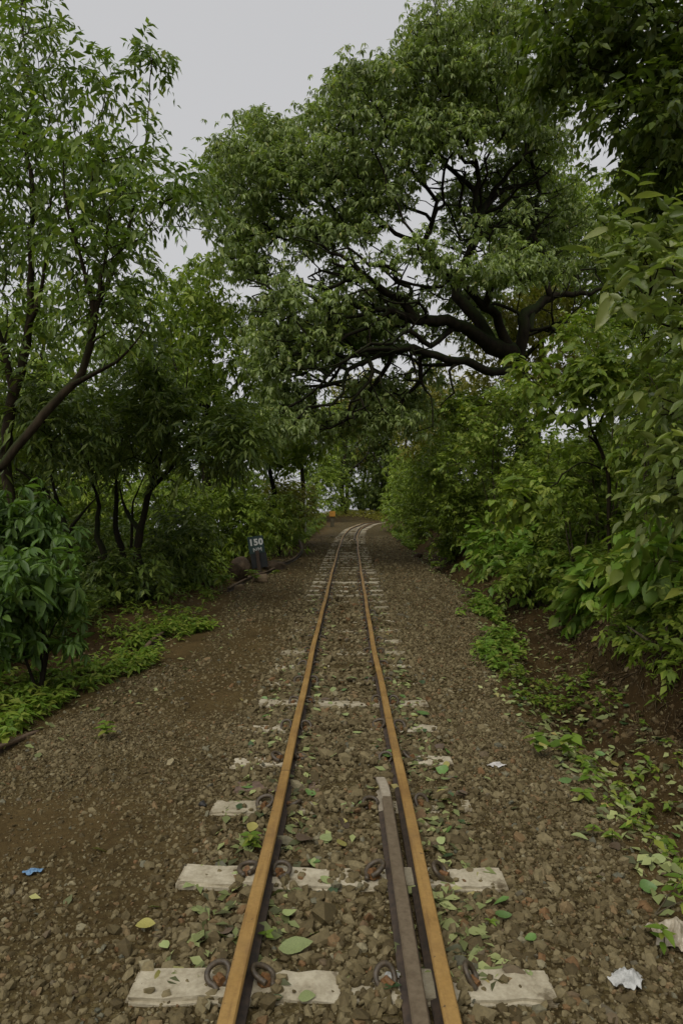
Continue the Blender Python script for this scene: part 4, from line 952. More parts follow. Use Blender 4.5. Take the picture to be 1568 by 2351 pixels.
# ------------------------------------------------------------------ the big spreading tree
rr_ = lambda s: np.random.default_rng(s)
def D(pts): return [P(*p) for p in pts]
by = 18.0
root = on_ground(1215, by + .3)
plant('spreading_tree', 'great spreading tree with dark twisting limbs arching over the track', 'tree', root,
    [([root - np.array([0, 0, .2])] + D([(1212, 1030, 18.2), (1200, 910, 18.0), (1188, 815, 18)]), 0.328, 0.279),
     (D([(1188, 815, 18), (1134, 797, 17.6), (1084, 772, 17.3), (1034, 757, 17), (984, 742, 16.8), (949, 727, 16.6), (884, 722, 16.3), (840, 715, 16.2), (790, 735, 16), (740, 750, 15.8)]), 0.221, 0.057),
     (D([(1134, 797, 17.6), (1090, 740, 17.9), (1062, 700, 18.2), (1054, 665, 18.3), (1060, 610, 18.4), (1085, 560, 18.4), (1098, 510, 18.3), (1095, 440, 18.2), (1088, 370, 18.1), (1060, 300, 17.9), (1050, 210, 17.8)]), 0.148, 0.033),
     (D([(1098, 510, 18.3), (1120, 452, 18.6), (1170, 420, 18.9), (1220, 410, 19), (1270, 388, 19.2)]), 0.107, 0.041),
     (D([(1120, 452, 18.6), (1160, 395, 18.3), (1192, 350, 18), (1200, 260, 17.8)]), 0.074, 0.033),
     (D([(1160, 800, 17.9), (1135, 730, 17.5), (1106, 690, 17.2), (1070, 655, 16.8), (1020, 640, 16.4), (980, 648, 16), (930, 640, 15.8)]), 0.139, 0.041),
     (D([(1199, 800, 18), (1200, 745, 18.2), (1218, 717, 18.4), (1259, 682, 18.6), (1310, 667, 18.8), (1384, 660, 19), (1460, 630, 19.2)]), 0.164, 0.057),
     (D([(1106, 690, 17.2), (1129, 657, 17), (1190, 652, 16.8), (1240, 630, 16.6), (1290, 622, 16.5), (1370, 616, 16.4)]), 0.098, 0.041),
     (D([(1218, 717, 18.4), (1230, 760, 18), (1265, 745, 17.6), (1300, 770, 17.4), (1340, 770, 17.2)]), 0.098, 0.041),
     (D([(1188, 850, 18), (1114, 846, 17.4), (1064, 824, 17), (994, 812, 16.6), (909, 807, 16.2), (859, 832, 15.9), (814, 857, 15.7), (794, 897, 15.5), (740, 920, 15.4), (705, 935, 15.3), (665, 987, 15.2), (635, 1012, 15.2), (605, 1038, 15.2)]), 0.115, 0.025),
     (D([(994, 812, 16.6), (960, 830, 16.9), (962, 882, 17.1), (930, 912, 17.3), (909, 942, 17.4), (859, 972, 17.5), (820, 985, 17.6)]), 0.070, 0.021),
     (D([(962, 884, 17.1), (988, 908, 16.9), (992, 940, 16.8), (990, 975, 16.7)]), 0.041, 0.016),
     (D([(909, 807, 16.2), (880, 860, 16.6), (850, 900, 16.9), (800, 950, 17.1), (740, 990, 17.3), (700, 1015, 17.4)]), 0.057, 0.016),
     (D([(1034, 757, 17), (990, 785, 16.5), (940, 770, 16), (890, 790, 15.6), (840, 790, 15.3), (790, 830, 15.1), (720, 850, 15)]), 0.082, 0.025),
     (D([(949, 727, 16.6), (920, 695, 16.4), (880, 672, 16.2), (830, 640, 16), (812, 610, 15.9), (785, 590, 15.8), (740, 570, 15.6), (680, 560, 15.4)]), 0.107, 0.033),
     (D([(840, 715, 16.2), (780, 690, 16.6), (720, 700, 17), (660, 690, 17.3), (600, 640, 17.6)]), 0.066, 0.025),
     (D([(1054, 660, 18.3), (1010, 600, 18), (960, 560, 17.8), (900, 540, 17.6), (860, 480, 17.4), (800, 440, 17.2)]), 0.107, 0.033),
     (D([(1095, 440, 18.2), (1040, 400, 18.4), (990, 340, 18.5), (950, 270, 18.5), (930, 200, 18.5)]), 0.074, 0.025),
     (D([(880, 540, 17.5), (820, 520, 17.9), (740, 470, 18.3), (680, 420, 18.5), (620, 380, 18.6)]), 0.066, 0.025),
     (D([(909, 807, 16.2), (870, 800, 15.9), (820, 810, 15.7), (770, 845, 15.5), (720, 900, 15.4), (670, 930, 15.4), (620, 985, 15.4)]), .06, .018),
     (D([(884, 722, 16.3), (850, 750, 16), (800, 770, 15.8), (760, 800, 15.6), (700, 800, 15.5), (640, 830, 15.5)]), .06, .018),
     (D([(830, 640, 16), (790, 640, 15.7), (740, 660, 15.5), (690, 650, 15.4), (630, 690, 15.4), (590, 740, 15.5)]), .06, .018),
     (D([(930, 640, 15.8), (890, 610, 15.6), (850, 610, 15.5), (800, 570, 15.4), (750, 580, 15.4), (700, 545, 15.4)]), .05, .016),
     (D([(1064, 824, 17), (1030, 850, 16.8), (1040, 900, 16.8), (1010, 930, 16.9), (1020, 960, 17)]), .05, .016),
     (D([(859, 832, 15.9), (845, 870, 15.8), (800, 920, 15.8), (790, 960, 15.9), (750, 985, 16)]), .045, .015),
     (D([(1062, 700, 18.2), (1110, 640, 19), (1180, 580, 19.6), (1260, 540, 20), (1330, 520, 20.4)]), 0.098, 0.033)],
    [([(455, 400), (475, 350), (490, 300), (530, 255), (600, 245), (650, 270), (690, 240), (735, 205), (775, 140), (825, 105), (870, 125), (915, 88), (945, 40), (990, -10), (1060, -40), (1200, -40), (1250, 60), (1240, 200),
       (1220, 330), (1080, 350), (1000, 380), (960, 460), (860, 560), (760, 600), (660, 640), (560, 690), (500, 600), (455, 480)], 17.7, 2.0, 2.7, 0.5),
     ([(560, 640), (660, 620), (760, 600), (880, 560), (960, 460), (1010, 470), (1010, 560), (930, 640), (860, 700), (800, 800), (720, 900), (620, 980), (560, 900), (520, 760)], 16.2, 1.2, 1.25, 0.42),
     ([(1000, 420), (1210, 330), (1330, 420), (1420, 520), (1400, 640), (1250, 660), (1130, 600), (1010, 580)], 20.2, 1.2, 1.5, 0.5),
     ([(960, 520), (1100, 600), (1250, 580), (1330, 600), (1300, 670), (1130, 680), (960, 640)], 16.2, 0.7, 1.5, 0.4),
     ([(640, 960), (740, 880), (860, 850), (960, 860), (1010, 940), (960, 1020), (820, 1030), (700, 1040)], 17.2, 1.3, 1.2, 0.4),
     ([(680, 700), (880, 640), (980, 690), (940, 790), (830, 870), (700, 860), (640, 800)], 17.6, 1.2, 1.6, 0.42), ([(600, 880), (700, 850), (760, 900), (720, 980), (640, 1050), (580, 1030)], 15.4, .7, 1.4, .35), ([(1020, 500), (1130, 440), (1220, 480), (1230, 600), (1130, 640), (1040, 600)], 16.6, .4, .5, .35),
     ([(1170, 150), (1290, 150), (1345, 330), (1270, 410), (1170, 370)], 18.6, .8, 1.5, .4), ([(880, 700), (1010, 610), (1130, 640), (1190, 760), (1080, 810), (940, 800)], 19.6, .6, .75, .4), ([(780, 840), (900, 760), (1020, 800), (1060, 900), (960, 960), (820, 940)], 18.2, .6, .6, .35)],
    dict(type='rosette', L=.135, W=.046, per=3, n=8, spread=.17, mat=M['lf_big'], lod=1, droop=.6, clump=9, flat=.55), M['bark_dark'], 11, tip=.0065, e=2.15, step=.28, alpha=.30, wig=.16, lift=.06, minpath=2.5,
    bare=[([(560, 640), (760, 600), (960, 560), (1020, 760), (960, 900), (820, 1000), (680, 1010), (600, 880)], 16.2, 1.1, 420, .017), ([(960, 380), (1100, 320), (1260, 360), (1300, 520), (1200, 600), (1000, 600)], 18.0, .9, 170, .015), ([(1180, 560), (1360, 560), (1380, 760), (1240, 780)], 17.6, .9, 40, .012)])

# ------------------------------------------------------------------ trees and bushes, left
LANCE = lambda mat, L=.15, W=.05, **k: dict(type='sprays', per=3, n=7, tw=.34, L=L, W=W, mat=M[mat], **k)
y0 = 8.6
root = np.array([-4.9, 8.4, h1(-4.9, 8.4)])
plant('slender_tree', 'tall slender tree with a leaning trunk and hanging lance leaves, left of the sky gap', 'tree', root,
    [([root - np.array([0, 0, .2])] + D([(-60, 1140, 8.4), (20, 1060, 8.4), (80, 960, 8.5), (165, 885, 8.6), (205, 825, 8.6), (230, 700, 8.6), (245, 560, 8.6), (240, 430, 8.6), (232, 250, 8.6), (225, 170, 8.6)]), .08, .015),
     (D([(165, 885, 8.6), (240, 842, 8.3), (300, 807, 8.1), (350, 740, 8)]), .04, .012),
     (D([(232, 690, 8.6), (280, 560, 8.9), (320, 420, 9), (345, 250, 9), (348, 120, 9)]), .035, .008),
     (D([(225, 730, 8.6), (170, 560, 8.3), (140, 380, 8.2), (130, 230, 8.2)]), .035, .008)],
    [([(130, 230), (165, 130), (230, 135), (262, 118), (295, 165), (312, 195), (330, 190), (375, 215), (378, 290), (395, 350), (408, 420), (400, 520), (380, 600), (340, 700), (240, 760), (140, 700), (110, 500)], 8.7, 1.0, 1.15, .5),
     ([(322, 190), (335, 100), (348, 85), (362, 110), (375, 200), (385, 260)], 9, .12, 1.1, .14), ([(370, 330), (420, 370), (450, 425), (430, 480), (390, 500)], 8.6, .3, 1.0, .2), ([(180, 640), (330, 640), (330, 800), (200, 860), (130, 800)], 8.4, .8, .7, .4)],
    LANCE('lf_tall', hang=.5), M['bark_brown'], 12, step=.2, alpha=.55, wig=.06, lift=.08)
root = np.array([-4.55, 9.3, h1(-4.55, 9.3)])
plant('slender_tree', 'upright slender tree at the left edge, its feathery top at the corner of the sky', 'tree', root,
    [([root - np.array([0, 0, .2])] + D([(15, 1100, 9.3), (30, 900, 9.2), (48, 800, 9.2), (64, 640, 9.2), (66, 400, 9.2), (60, 150, 9.2), (50, -80, 9.2)]), .085, .02),
     (D([(52, 780, 9.2), (100, 640, 9), (130, 450, 8.9), (120, 250, 8.8)]), .04, .01), (D([(35, 880, 9.2), (-20, 700, 9), (-60, 500, 9)]), .05, .02)],
    [([(-90, -90), (90, -90), (125, 20), (150, 60), (205, 85), (215, 130), (170, 190), (160, 420), (130, 620), (60, 760), (-90, 800)], 9.2, 1.1, 1.1, .5), ([(-90, 700), (120, 640), (150, 800), (60, 900), (-90, 950)], 8.9, .8, .6, .4)],
    LANCE('lf_tall', hang=.5), M['bark_brown'], 13, step=.2, alpha=.55, wig=.06, lift=.08)
root = on_ground(347, 11.2)
plant('small_tree', 'dark small tree with a forked crooked trunk behind the left verge', 'tree', root,
    [([root - np.array([0, 0, .1])] + D([(341, 1300, 11.2), (325, 1225, 11.2), (345, 1120, 11.1), (385, 1075, 11), (422, 1030, 10.9), (470, 980, 10.8)]), .085, .03),
     (D([(345, 1120, 11.1), (380, 1010, 11.3), (420, 920, 11.4), (430, 850, 11.4)]), .05, .02), (D([(325, 1225, 11.2), (290, 1170, 11.4), (260, 1080, 11.5)]), .05, .02), (D([(422, 1030, 10.9), (500, 1010, 10.6), (560, 1000, 10.4)]), .03, .012)],
    [([(240, 850), (330, 780), (430, 770), (510, 830), (575, 920), (608, 1000), (590, 1060), (520, 1110), (420, 1130), (330, 1100), (250, 1000)], 11.0, 1.0, 1.6, .45), ([(470, 940), (590, 930), (610, 1040), (560, 1080), (480, 1050)], 10.2, .4, 1.2, .3)],
    LANCE('lf_dark', .19, .05, hang=.3), M['bark_dark'], 14, step=.2)
root = on_ground(282, 11.8)
plant('small_tree', 'dark many stemmed tree with two thin trunks, left of the crooked tree', 'tree', root,
    [([root - np.array([0, 0, .1])] + D([(262, 1330, 11.8), (240, 1255, 11.8), (222, 1200, 11.9), (205, 1110, 12), (190, 1000, 12)]), .075, .025), ([root] + D([(272, 1250, 11.7), (270, 1150, 11.7), (272, 1060, 11.8), (285, 960, 11.8)]), .07, .025), ([root] + D([(300, 1280, 11.6), (305, 1180, 11.5), (330, 1080, 11.5)]), .05, .02)],
    [([(100, 920), (200, 840), (300, 860), (360, 950), (350, 1060), (300, 1120), (220, 1150), (130, 1080)], 11.9, 1.0, 1.4, .45)], LANCE('lf_dark', .16, .05, hang=.3), M['bark_dark'], 15, step=.2)
root = on_ground(160, 10.2)
plant('small_tree', 'thin dark tree behind the broad leaved bush at the left edge', 'tree', root,
    [([root - np.array([0, 0, .1])] + D([(150, 1225, 10.2), (135, 1150, 10.2), (122, 1085, 10.2), (110, 980, 10.2)]), .07, .02), (D([(150, 1225, 10.2), (185, 1180, 10), (230, 1130, 10)]), .04, .015), (D([(135, 1150, 10.2), (60, 1090, 10), (-20, 1040, 9.9)]), .04, .015)],
    [([(-60, 860), (160, 860), (240, 960), (250, 1080), (180, 1150), (60, 1160), (-60, 1150)], 10.1, 1.0, 1.4, .4)], LANCE('lf_dark', .15, .045, hang=.4), M['bark_dark'], 16, step=.2)
root = on_ground(470, 20.5)
plant('green_tree', 'mid green tree in the gap between the slender tree and the spreading tree', 'tree', root,
    [([root - np.array([0, 0, .2])] + D([(480, 1150, 20.5), (470, 1000, 20.5), (478, 850, 20.5), (470, 720, 20.4)]), .2, .06), (D([(472, 980, 20.5), (540, 880, 20), (580, 800, 19.8)]), .1, .04), (D([(474, 940, 20.5), (410, 860, 20.8), (390, 760, 21)]), .1, .04)],
    [([(365, 640), (440, 540), (500, 580), (560, 660), (610, 780), (630, 900), (620, 1010), (570, 1090), (480, 1080), (420, 950), (370, 800)], 20.4, 1.8, 1.7, .7)], dict(type='rosette', L=.2, W=.07, per=3, n=7, spread=.25, mat=M['lf_small'], lod=1, clump=12), M['bark_dark'], 17)
for i, (rx, Y, poly, lab, lai, mt) in enumerate([
    (90, 19, [(-60, 640), (120, 560), (230, 640), (260, 800), (240, 1000), (120, 1120), (-60, 1140)], 'pale green thin tree far behind the left edge trees', .75, 'lf_broad'),
    (330, 23, [(200, 700), (310, 620), (420, 660), (470, 800), (470, 1000), (400, 1130), (280, 1130), (200, 950)], 'pale green thin tree far behind the leaning slender trunk', 1.15, 'lf_broad'),
    (610, 25, [(520, 960), (600, 860), (690, 850), (740, 930), (745, 1040), (690, 1110), (600, 1130), (530, 1090)], 'green tree behind the drooping tip of the spreading tree', 1.5, 'lf_small'),
    (170, 26, [(-40, 960), (150, 930), (330, 980), (350, 1130), (250, 1230), (60, 1240), (-40, 1230)], 'low green tree on the falling slope at far left', .85, 'lf_dark')]):
    root = on_ground(rx, Y); t = poly[1]
    plant('background_tree', lab, 'tree', root, [([root - np.array([0, 0, .2]), P(rx + 8, (np.mean([q[1] for q in poly]) + 1200) / 2, Y), P(rx, np.mean([q[1] for q in poly]), Y), P(t[0] + 20, t[1] + 90, Y)], .16, .04)],
          [(poly, Y, 1.8, lai, .7)], dict(type='rosette', L=.22, W=.075, per=3, n=7, spread=.3, mat=M[mt], lod=2, clump=12), M['bark_dark'], 30 + i, step=.4)
root = on_ground(693, 32)
plant('straight_tree', 'straight brown trunk tree left of the far bend with a green crown', 'tree', root,
    [([root - np.array([0, 0, .2])] + D([(694, 1120, 32), (692, 1040, 32), (694, 960, 32)]), .17, .12), (D([(692, 1045, 32), (640, 1000, 31), (610, 960, 31)]), .08, .04), (D([(693, 1020, 32), (740, 960, 32.5), (770, 920, 33)]), .08, .04)],
    [([(585, 1000), (620, 930), (700, 900), (770, 900), (800, 960), (790, 1050), (750, 1085), (650, 1075), (600, 1060)], 32, 2.4, 1.8, .8)], dict(type='rosette', L=.24, W=.08, per=3, n=7, spread=.3, mat=M['lf_small'], lod=2, clump=12), M['bark_brown'], 36, step=.4)
o = obj('white_pole', tube_mesh('white_pole', [on_ground(702, 31.5, -.1), on_ground(702, 31.5, 1.1), on_ground(702, 31.5, 2.3)], .035, 8, M['sign_white'])); tag(o, 'thin white pole beside the straight brown trunk', 'pole')

# bushes on the left
SP = lambda mat, L, W, **k: dict({'type': 'sprays', 'L': L, 'W': W, 'per': 2, 'n': 7, 'tw': L * 1.9, 'mat': M[mat], 'lod': 1, 'wide': False, 'hang': .3, 'clump': 9}, **k)
BL = lambda mat, L, W, **k: dict({'type': 'rosette', 'L': L, 'W': W, 'per': 2, 'n': 8, 'spread': .10, 'mat': M[mat], 'lod': 0, 'wide': False, 'droop': .55, 'clump': 8}, **k)
def bush(name, label, px, Y, poly, dY, lai, pr, leaf, bark, seed, group=None, nst=4, step=.15):
    root = on_ground(px, Y); r = np.random.default_rng(seed + 500); L_ = []
    my = np.mean([q[1] for q in poly]); xs = [q[0] for q in poly]
    for i in range(nst):
        a = P(np.interp(i + .5, [0, nst], [min(xs), max(xs)]) * .6 + px * .4, my + r.uniform(-40, 40), Y) + np.array([0, r.uniform(-1, 1) * dY * .6, 0])
        a[2] = max(a[2], h1(a[0], a[1]) + .25); mid = (root * .45 + a * .55) + np.array([r.normal() * .06, r.normal() * .06, .1])
        L_.append(([root - np.array([0, 0, .05]) if i == 0 else root, mid, a], .022, .008))
    return plant(name, label, 'bush', root, L_, [(poly, Y, dY, lai, pr)], leaf, M[bark], seed, group, step=step, alpha=.4, wig=.1, lift=.1, minpath=.3, tip=.003)
bush('broadleaf_bush', 'dense dark bush with large glossy pointed leaves at the left edge, above the weeds', 95, 5.9, [(-40, 1260), (60, 1250), (140, 1250), (180, 1300), (200, 1370), (212, 1420), (180, 1490), (90, 1520), (-40, 1520)], .35, 2.6, .22, BL('lf_bush', .125, .044, per=3, n=7, spread=.13), 'bark_dark', 41)
bush('broadleaf_bush', 'taller broad leaved bush standing behind the dense dark one at left', 60, 7.4, [(-60, 1150), (40, 1130), (120, 1140), (150, 1200), (150, 1280), (60, 1320), (-60, 1320)], .4, 1.8, .26, BL('lf_bush', .125, .045, per=3, n=7, spread=.14), 'bark_dark', 42)
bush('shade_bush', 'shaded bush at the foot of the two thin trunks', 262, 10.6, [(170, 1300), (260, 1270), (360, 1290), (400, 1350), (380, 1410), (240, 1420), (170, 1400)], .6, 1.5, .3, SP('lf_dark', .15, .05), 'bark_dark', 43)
bush('shade_bush', 'dark leafy bush between the crooked tree and the large boulder', 420, 13.2, [(340, 1210), (410, 1180), (470, 1200), (500, 1270), (495, 1345), (430, 1385), (350, 1370)], .7, 2.2, .35, SP('lf_dark', .17, .055), 'bark_dark', 44)
bush('green_bush', 'mid green bush rising behind the boulder and milepost sign', 545, 17.8, [(440, 1150), (520, 1110), (600, 1130), (640, 1190), (640, 1250), (600, 1270), (500, 1290), (450, 1260)], 1.0, 2.2, .45, SP('lf_small', .17, .06, lod=1), 'bark_dark', 45)
bush('green_bush', 'light green bush right of the milepost sign on the left verge', 640, 21.5, [(560, 1160), (620, 1125), (680, 1160), (705, 1210), (690, 1255), (620, 1270), (575, 1240)], 1.0, 2.2, .45, SP('lf_broad', .17, .06, lod=1), 'bark_dark', 46)
bush('green_bush', 'rounded light green bush beneath the straight brown trunk', 665, 27.5, [(590, 1110), (650, 1080), (690, 1110), (725, 1170), (720, 1215), (650, 1225), (600, 1190)], 1.2, 2.2, .55, SP('lf_olive', .2, .07, lod=2), 'bark_dark', 47)
bush('green_bush', 'far green bush left of the orange marker', 712, 46, [(670, 1120), (700, 1085), (730, 1100), (745, 1150), (738, 1180), (700, 1195), (675, 1170)], 1.2, 2.0, .8, SP('lf_small', .26, .1, lod=2), 'bark_dark', 48)
bush('green_bush', 'tall shadowy bush behind the dark leafy bush on the left', 400, 16, [(300, 1120), (400, 1090), (470, 1120), (520, 1200), (500, 1300), (350, 1320), (290, 1250)], 1.2, 2.0, .45, SP('lf_small', .17, .055, lod=1), 'bark_dark', 49)
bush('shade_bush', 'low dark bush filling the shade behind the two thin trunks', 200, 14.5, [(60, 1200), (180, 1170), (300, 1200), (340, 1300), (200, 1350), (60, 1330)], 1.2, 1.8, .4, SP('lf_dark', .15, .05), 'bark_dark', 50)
for i, (px, Y, poly, lab, mt) in enumerate([
    (560, 30, [(470, 1090), (540, 1050), (620, 1070), (660, 1140), (640, 1210), (540, 1230), (470, 1180)], 'mid green bush far back between the mid green tree and the straight trunk', 'lf_small'),
    (450, 27, [(330, 1080), (420, 1040), (500, 1070), (520, 1160), (460, 1230), (350, 1230)], 'green thicket bush far behind the crooked tree', 'lf_small'),
    (745, 58, [(680, 1060), (730, 1030), (780, 1060), (800, 1130), (770, 1170), (700, 1170)], 'hazy green bush just behind the orange marker', 'lf_small'),
    (120, 18, [(-60, 1060), (60, 1030), (180, 1060), (300, 1090), (330, 1170), (150, 1220), (-60, 1220)], 'wide dim thicket bush behind the leaning trunk at far left', 'lf_small'),
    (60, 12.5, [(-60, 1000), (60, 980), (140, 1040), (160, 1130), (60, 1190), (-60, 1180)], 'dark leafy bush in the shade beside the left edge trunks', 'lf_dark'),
    (250, 24, [(150, 1120), (240, 1090), (330, 1120), (350, 1210), (260, 1260), (160, 1250)], 'dim thicket bush far behind the two thin trunks', 'lf_dark')]):
    bush('thicket_bush', lab, px, Y, poly, 1.6, 2.0, .6, SP(mt, .2 if Y < 50 else .3, .075 if Y < 50 else .12, lod=2), 'bark_dark', 160 + i, step=.3)
for i, (px, Y, poly, lab) in enumerate([(-60, 15, [(-160, 1080), (-20, 1060), (80, 1150), (100, 1300), (-160, 1330)], 'dark thicket bush at the far left edge'),
                                        (500, 14.0, [(455, 1300), (480, 1285), (512, 1295), (512, 1345), (490, 1365), (455, 1350)], 'small green bush touching the left side of the boulder')]):
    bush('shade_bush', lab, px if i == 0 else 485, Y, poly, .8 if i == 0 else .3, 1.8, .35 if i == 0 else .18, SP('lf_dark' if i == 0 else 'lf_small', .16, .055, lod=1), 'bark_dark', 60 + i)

# ------------------------------------------------------------------ far end of the line
for i, (px, Y, poly, lab, mt, lai) in enumerate([
    (885, 71, [(800, 1000), (870, 940), (940, 960), (955, 1080), (930, 1165), (850, 1168), (830, 1090)], 'dark far tree with thin limbs straight ahead at the bend', 'lf_dark', 1.5),
    (800, 78, [(735, 960), (800, 900), (850, 960), (850, 1060), (800, 1100), (750, 1090)], 'thin far tree against the sky left of the bend', 'lf_olive', 1.3),
    (868, 76, [(760, 880), (850, 840), (930, 880), (940, 1000), (880, 1060), (790, 1050), (750, 980)], 'dense dark tree overhanging the far bend of the track', 'lf_olive', 1.5),
    (835, 80, [(780, 1040), (840, 1010), (880, 1060), (885, 1170), (800, 1175), (775, 1120)], 'thin leaved tree closing the gap straight ahead', 'lf_small', 1.2),
    (925, 62, [(890, 1040), (930, 1000), (970, 1060), (950, 1165), (900, 1170)], 'narrow leafy tree right beside the far bend', 'lf_small', 1.3),
    (790, 66, [(735, 1010), (780, 980), (820, 1030), (815, 1110), (780, 1150), (740, 1110)], 'leafy tree left of the far bend, behind the marker', 'lf_dark', 1.1),
    (985, 64, [(920, 900), (985, 860), (1060, 900), (1060, 1080), (1000, 1170), (935, 1150)], 'olive far tree right of the bend', 'lf_olive', 1.3)]):
    root = on_ground(px, Y); my = np.mean([q[1] for q in poly])
    plant('far_tree', lab, 'tree', root, [([root - np.array([0, 0, .3]), P(px - 6, my + 50, Y), P(px + 4, my - 40, Y), P(px + 8, my - 110, Y)], .3, .08), ([P(px - 6, my + 50, Y), P(px - 50, my - 10, Y), P(px - 70, my - 60, Y)], .15, .06), ([P(px - 5, my + 30, Y), P(px + 50, my - 20, Y), P(px + 60, my - 60, Y)], .15, .06)],
          [(poly, Y, 3, lai, 1.3)], dict(type='rosette', L=.38, W=.13, per=3, n=7, spread=.5, mat=M[mt], lod=2, clump=12), M['bark_dark'], 70 + i, step=.8, tip=.012)
bush('far_bush', 'dark bush on the mound where the track turns away', 880, 71, [(800, 1120), (870, 1085), (940, 1095), (950, 1175), (870, 1190), (810, 1185)], 2, 2.4, 1.0, BL('lf_dark', .35, .12, lod=2), 'bark_dark', 75, step=.5)
bush('far_bush', 'small green bush left of the mound at the bend', 790, 66, [(755, 1150), (785, 1135), (810, 1155), (812, 1178), (770, 1185)], 1.5, 1.6, .6, SP('lf_small', .3, .11, lod=2), 'bark_dark', 76, step=.5)

# ------------------------------------------------------------------ right hand side
for i, (px, Y, poly, lab, mt, lai) in enumerate([
    (1230, 27, [(1150, 420), (1250, 330), (1400, 380), (1560, 420), (1600, 700), (1450, 800), (1250, 800), (1150, 640)], 'fine leaved green tree on the hill behind the right limbs of the spreading tree', 'lf_small', 1.25),
    (1180, 24, [(1080, 700), (1180, 640), (1330, 690), (1400, 800), (1300, 960), (1150, 980), (1060, 860)], 'olive brown leaved tree behind the fork of the spreading tree', 'lf_olive', 1.3),
    (1020, 30, [(900, 900), (980, 830), (1080, 830), (1160, 920), (1150, 1040), (1040, 1080), (930, 1060)], 'olive tree overhanging the right bushes near the bend', 'lf_olive', 1.4),
    (1480, 21, [(1330, 420), (1480, 330), (1640, 380), (1660, 800), (1450, 860), (1340, 700)], 'green tree on the upper right hillside', 'lf_small', 1.5)]):
    root = on_ground(px, Y); my = np.mean([q[1] for q in poly])
    plant('hill_tree', lab, 'tree', root, [([root - np.array([0, 0, .2]), P(px + 10, (my + 1050) / 2, Y), P(px, my, Y), P(px - 20, my - 90, Y)], .2, .05), ([P(px + 4, my + 30, Y), P(px + 90, my - 40, Y), P(px + 130, my - 90, Y)], .1, .04), ([P(px, my + 10, Y), P(px - 70, my - 30, Y), P(px - 100, my - 70, Y)], .1, .04)],
          [(poly, Y, 2.2, lai, .8)], dict(type='rosette', L=.2, W=.07, per=3, n=7, spread=.3, mat=M[mt], lod=2, clump=12), M['bark_dark'], 80 + i, step=.4)
# dark overhanging tree, trunk outside the frame
root = np.array([6.3, 7.6, h1(6.3, 7.6)])
plant('overhanging_tree', 'dark dense tree whose boughs hang into the upper right corner', 'tree', root,
    [([root - np.array([0, 0, .2]), np.array([6.2, 7.6, 4.0]), np.array([5.6, 7.5, 6.0]), np.array([4.4, 7.3, 7.4]), np.array([3.0, 7.2, 8.0])], .25, .05),
     ([np.array([6.2, 7.6, 4.0]), np.array([5.0, 7.4, 4.6]), np.array([4.0, 7.2, 5.0])], .14, .04), ([np.array([5.6, 7.5, 6.0]), np.array([4.2, 7.3, 5.9]), np.array([3.0, 7.2, 6.2])], .12, .03), ([np.array([5.6, 7.5, 6.0]), np.array([5.6, 6.9, 8.0]), np.array([4.8, 6.6, 9])], .14, .05)],
    [([(1240, -80), (1700, -80), (1700, 420), (1560, 470), (1460, 420), (1380, 330), (1290, 330), (1235, 200), (1220, 90)], 7.4, 1.0, 2.9, .42), ([(1400, 300), (1700, 300), (1700, 560), (1540, 560), (1440, 480)], 7.8, .9, 2.5, .4), ([(1215, 120), (1290, 120), (1310, 300), (1260, 380), (1225, 260)], 7.2, .3, .9, .2)],
    dict(type='sprays', per=3, n=7, tw=.25, L=.125, W=.058, mat=M['lf_dark'], lod=1, hang=.3), M['bark_dark'], 90, step=.2)
# near shrub with big greyish leaves, right edge
root = np.array([2.9, 4.5, h1(2.9, 4.5)])
plant('large_leaf_tree', 'near tree with long grey-green leaves hanging in from the right edge', 'tree', root,
    [([root - np.array([0, 0, .2]), np.array([2.85, 4.5, 1.8]), np.array([2.7, 4.5, 2.6]), np.array([2.5, 4.5, 3.4])], .06, .02), ([np.array([2.85, 4.5, 1.7]), np.array([2.5, 4.4, 1.9]), np.array([2.0, 4.4, 1.75])], .03, .01),
     ([np.array([2.75, 4.5, 2.4]), np.array([2.4, 4.4, 2.7]), np.array([2.0, 4.3, 2.8])], .03, .01), ([np.array([2.7, 4.5, 2.6]), np.array([2.3, 4.5, 3.1]), np.array([2.0, 4.6, 3.3])], .03, .01)],
    [([(1400, 590), (1470, 520), (1640, 500), (1640, 800), (1560, 880), (1450, 760), (1370, 690)], 4.4, .3, 1.15, .16), ([(1470, 820), (1640, 800), (1640, 1010), (1540, 1020), (1480, 960)], 4.4, .3, 1.0, .15), ([(1400, 1130), (1480, 1030), (1640, 1000), (1640, 1230), (1500, 1230)], 4.5, .3, 1.2, .15)],
    SP('lf_grey', .125, .05, lod=0, tw=.26, n=6), M['bark_brown'], 91, step=.12, minpath=.6)
root = on_ground(1402, 9.0)
plant('sapling', 'thin dark stemmed sapling with rounded leaves in the middle of the right bank', 'tree', root,
    [([root - np.array([0, 0, .1])] + D([(1396, 1140, 9), (1390, 1060, 8.9), (1365, 1000, 8.8), (1340, 950, 8.7)]), .028, .014), (D([(1366, 1004, 8.8), (1380, 960, 8.8), (1410, 900, 8.8), (1420, 850, 8.8)]), .018, .008), (D([(1372, 1014, 8.8), (1300, 975, 8.5), (1250, 930, 8.4)]), .015, .007), (D([(1391, 1080, 8.9), (1340, 1060, 8.6), (1290, 1090, 8.4)]), .012, .006)],
    [([(1190, 890), (1220, 800), (1300, 770), (1400, 790), (1460, 820), (1470, 900), (1400, 960), (1280, 1000), (1210, 980)], 8.6, .6, 1.7, .25), ([(1060, 1140), (1160, 1060), (1280, 1080), (1300, 1160), (1200, 1200)], 8.4, .4, .9, .2)],
    SP('lf_broad', .13, .075, lod=0, wide=True, tw=.2), M['bark_brown'], 92, step=.12, minpath=.9)
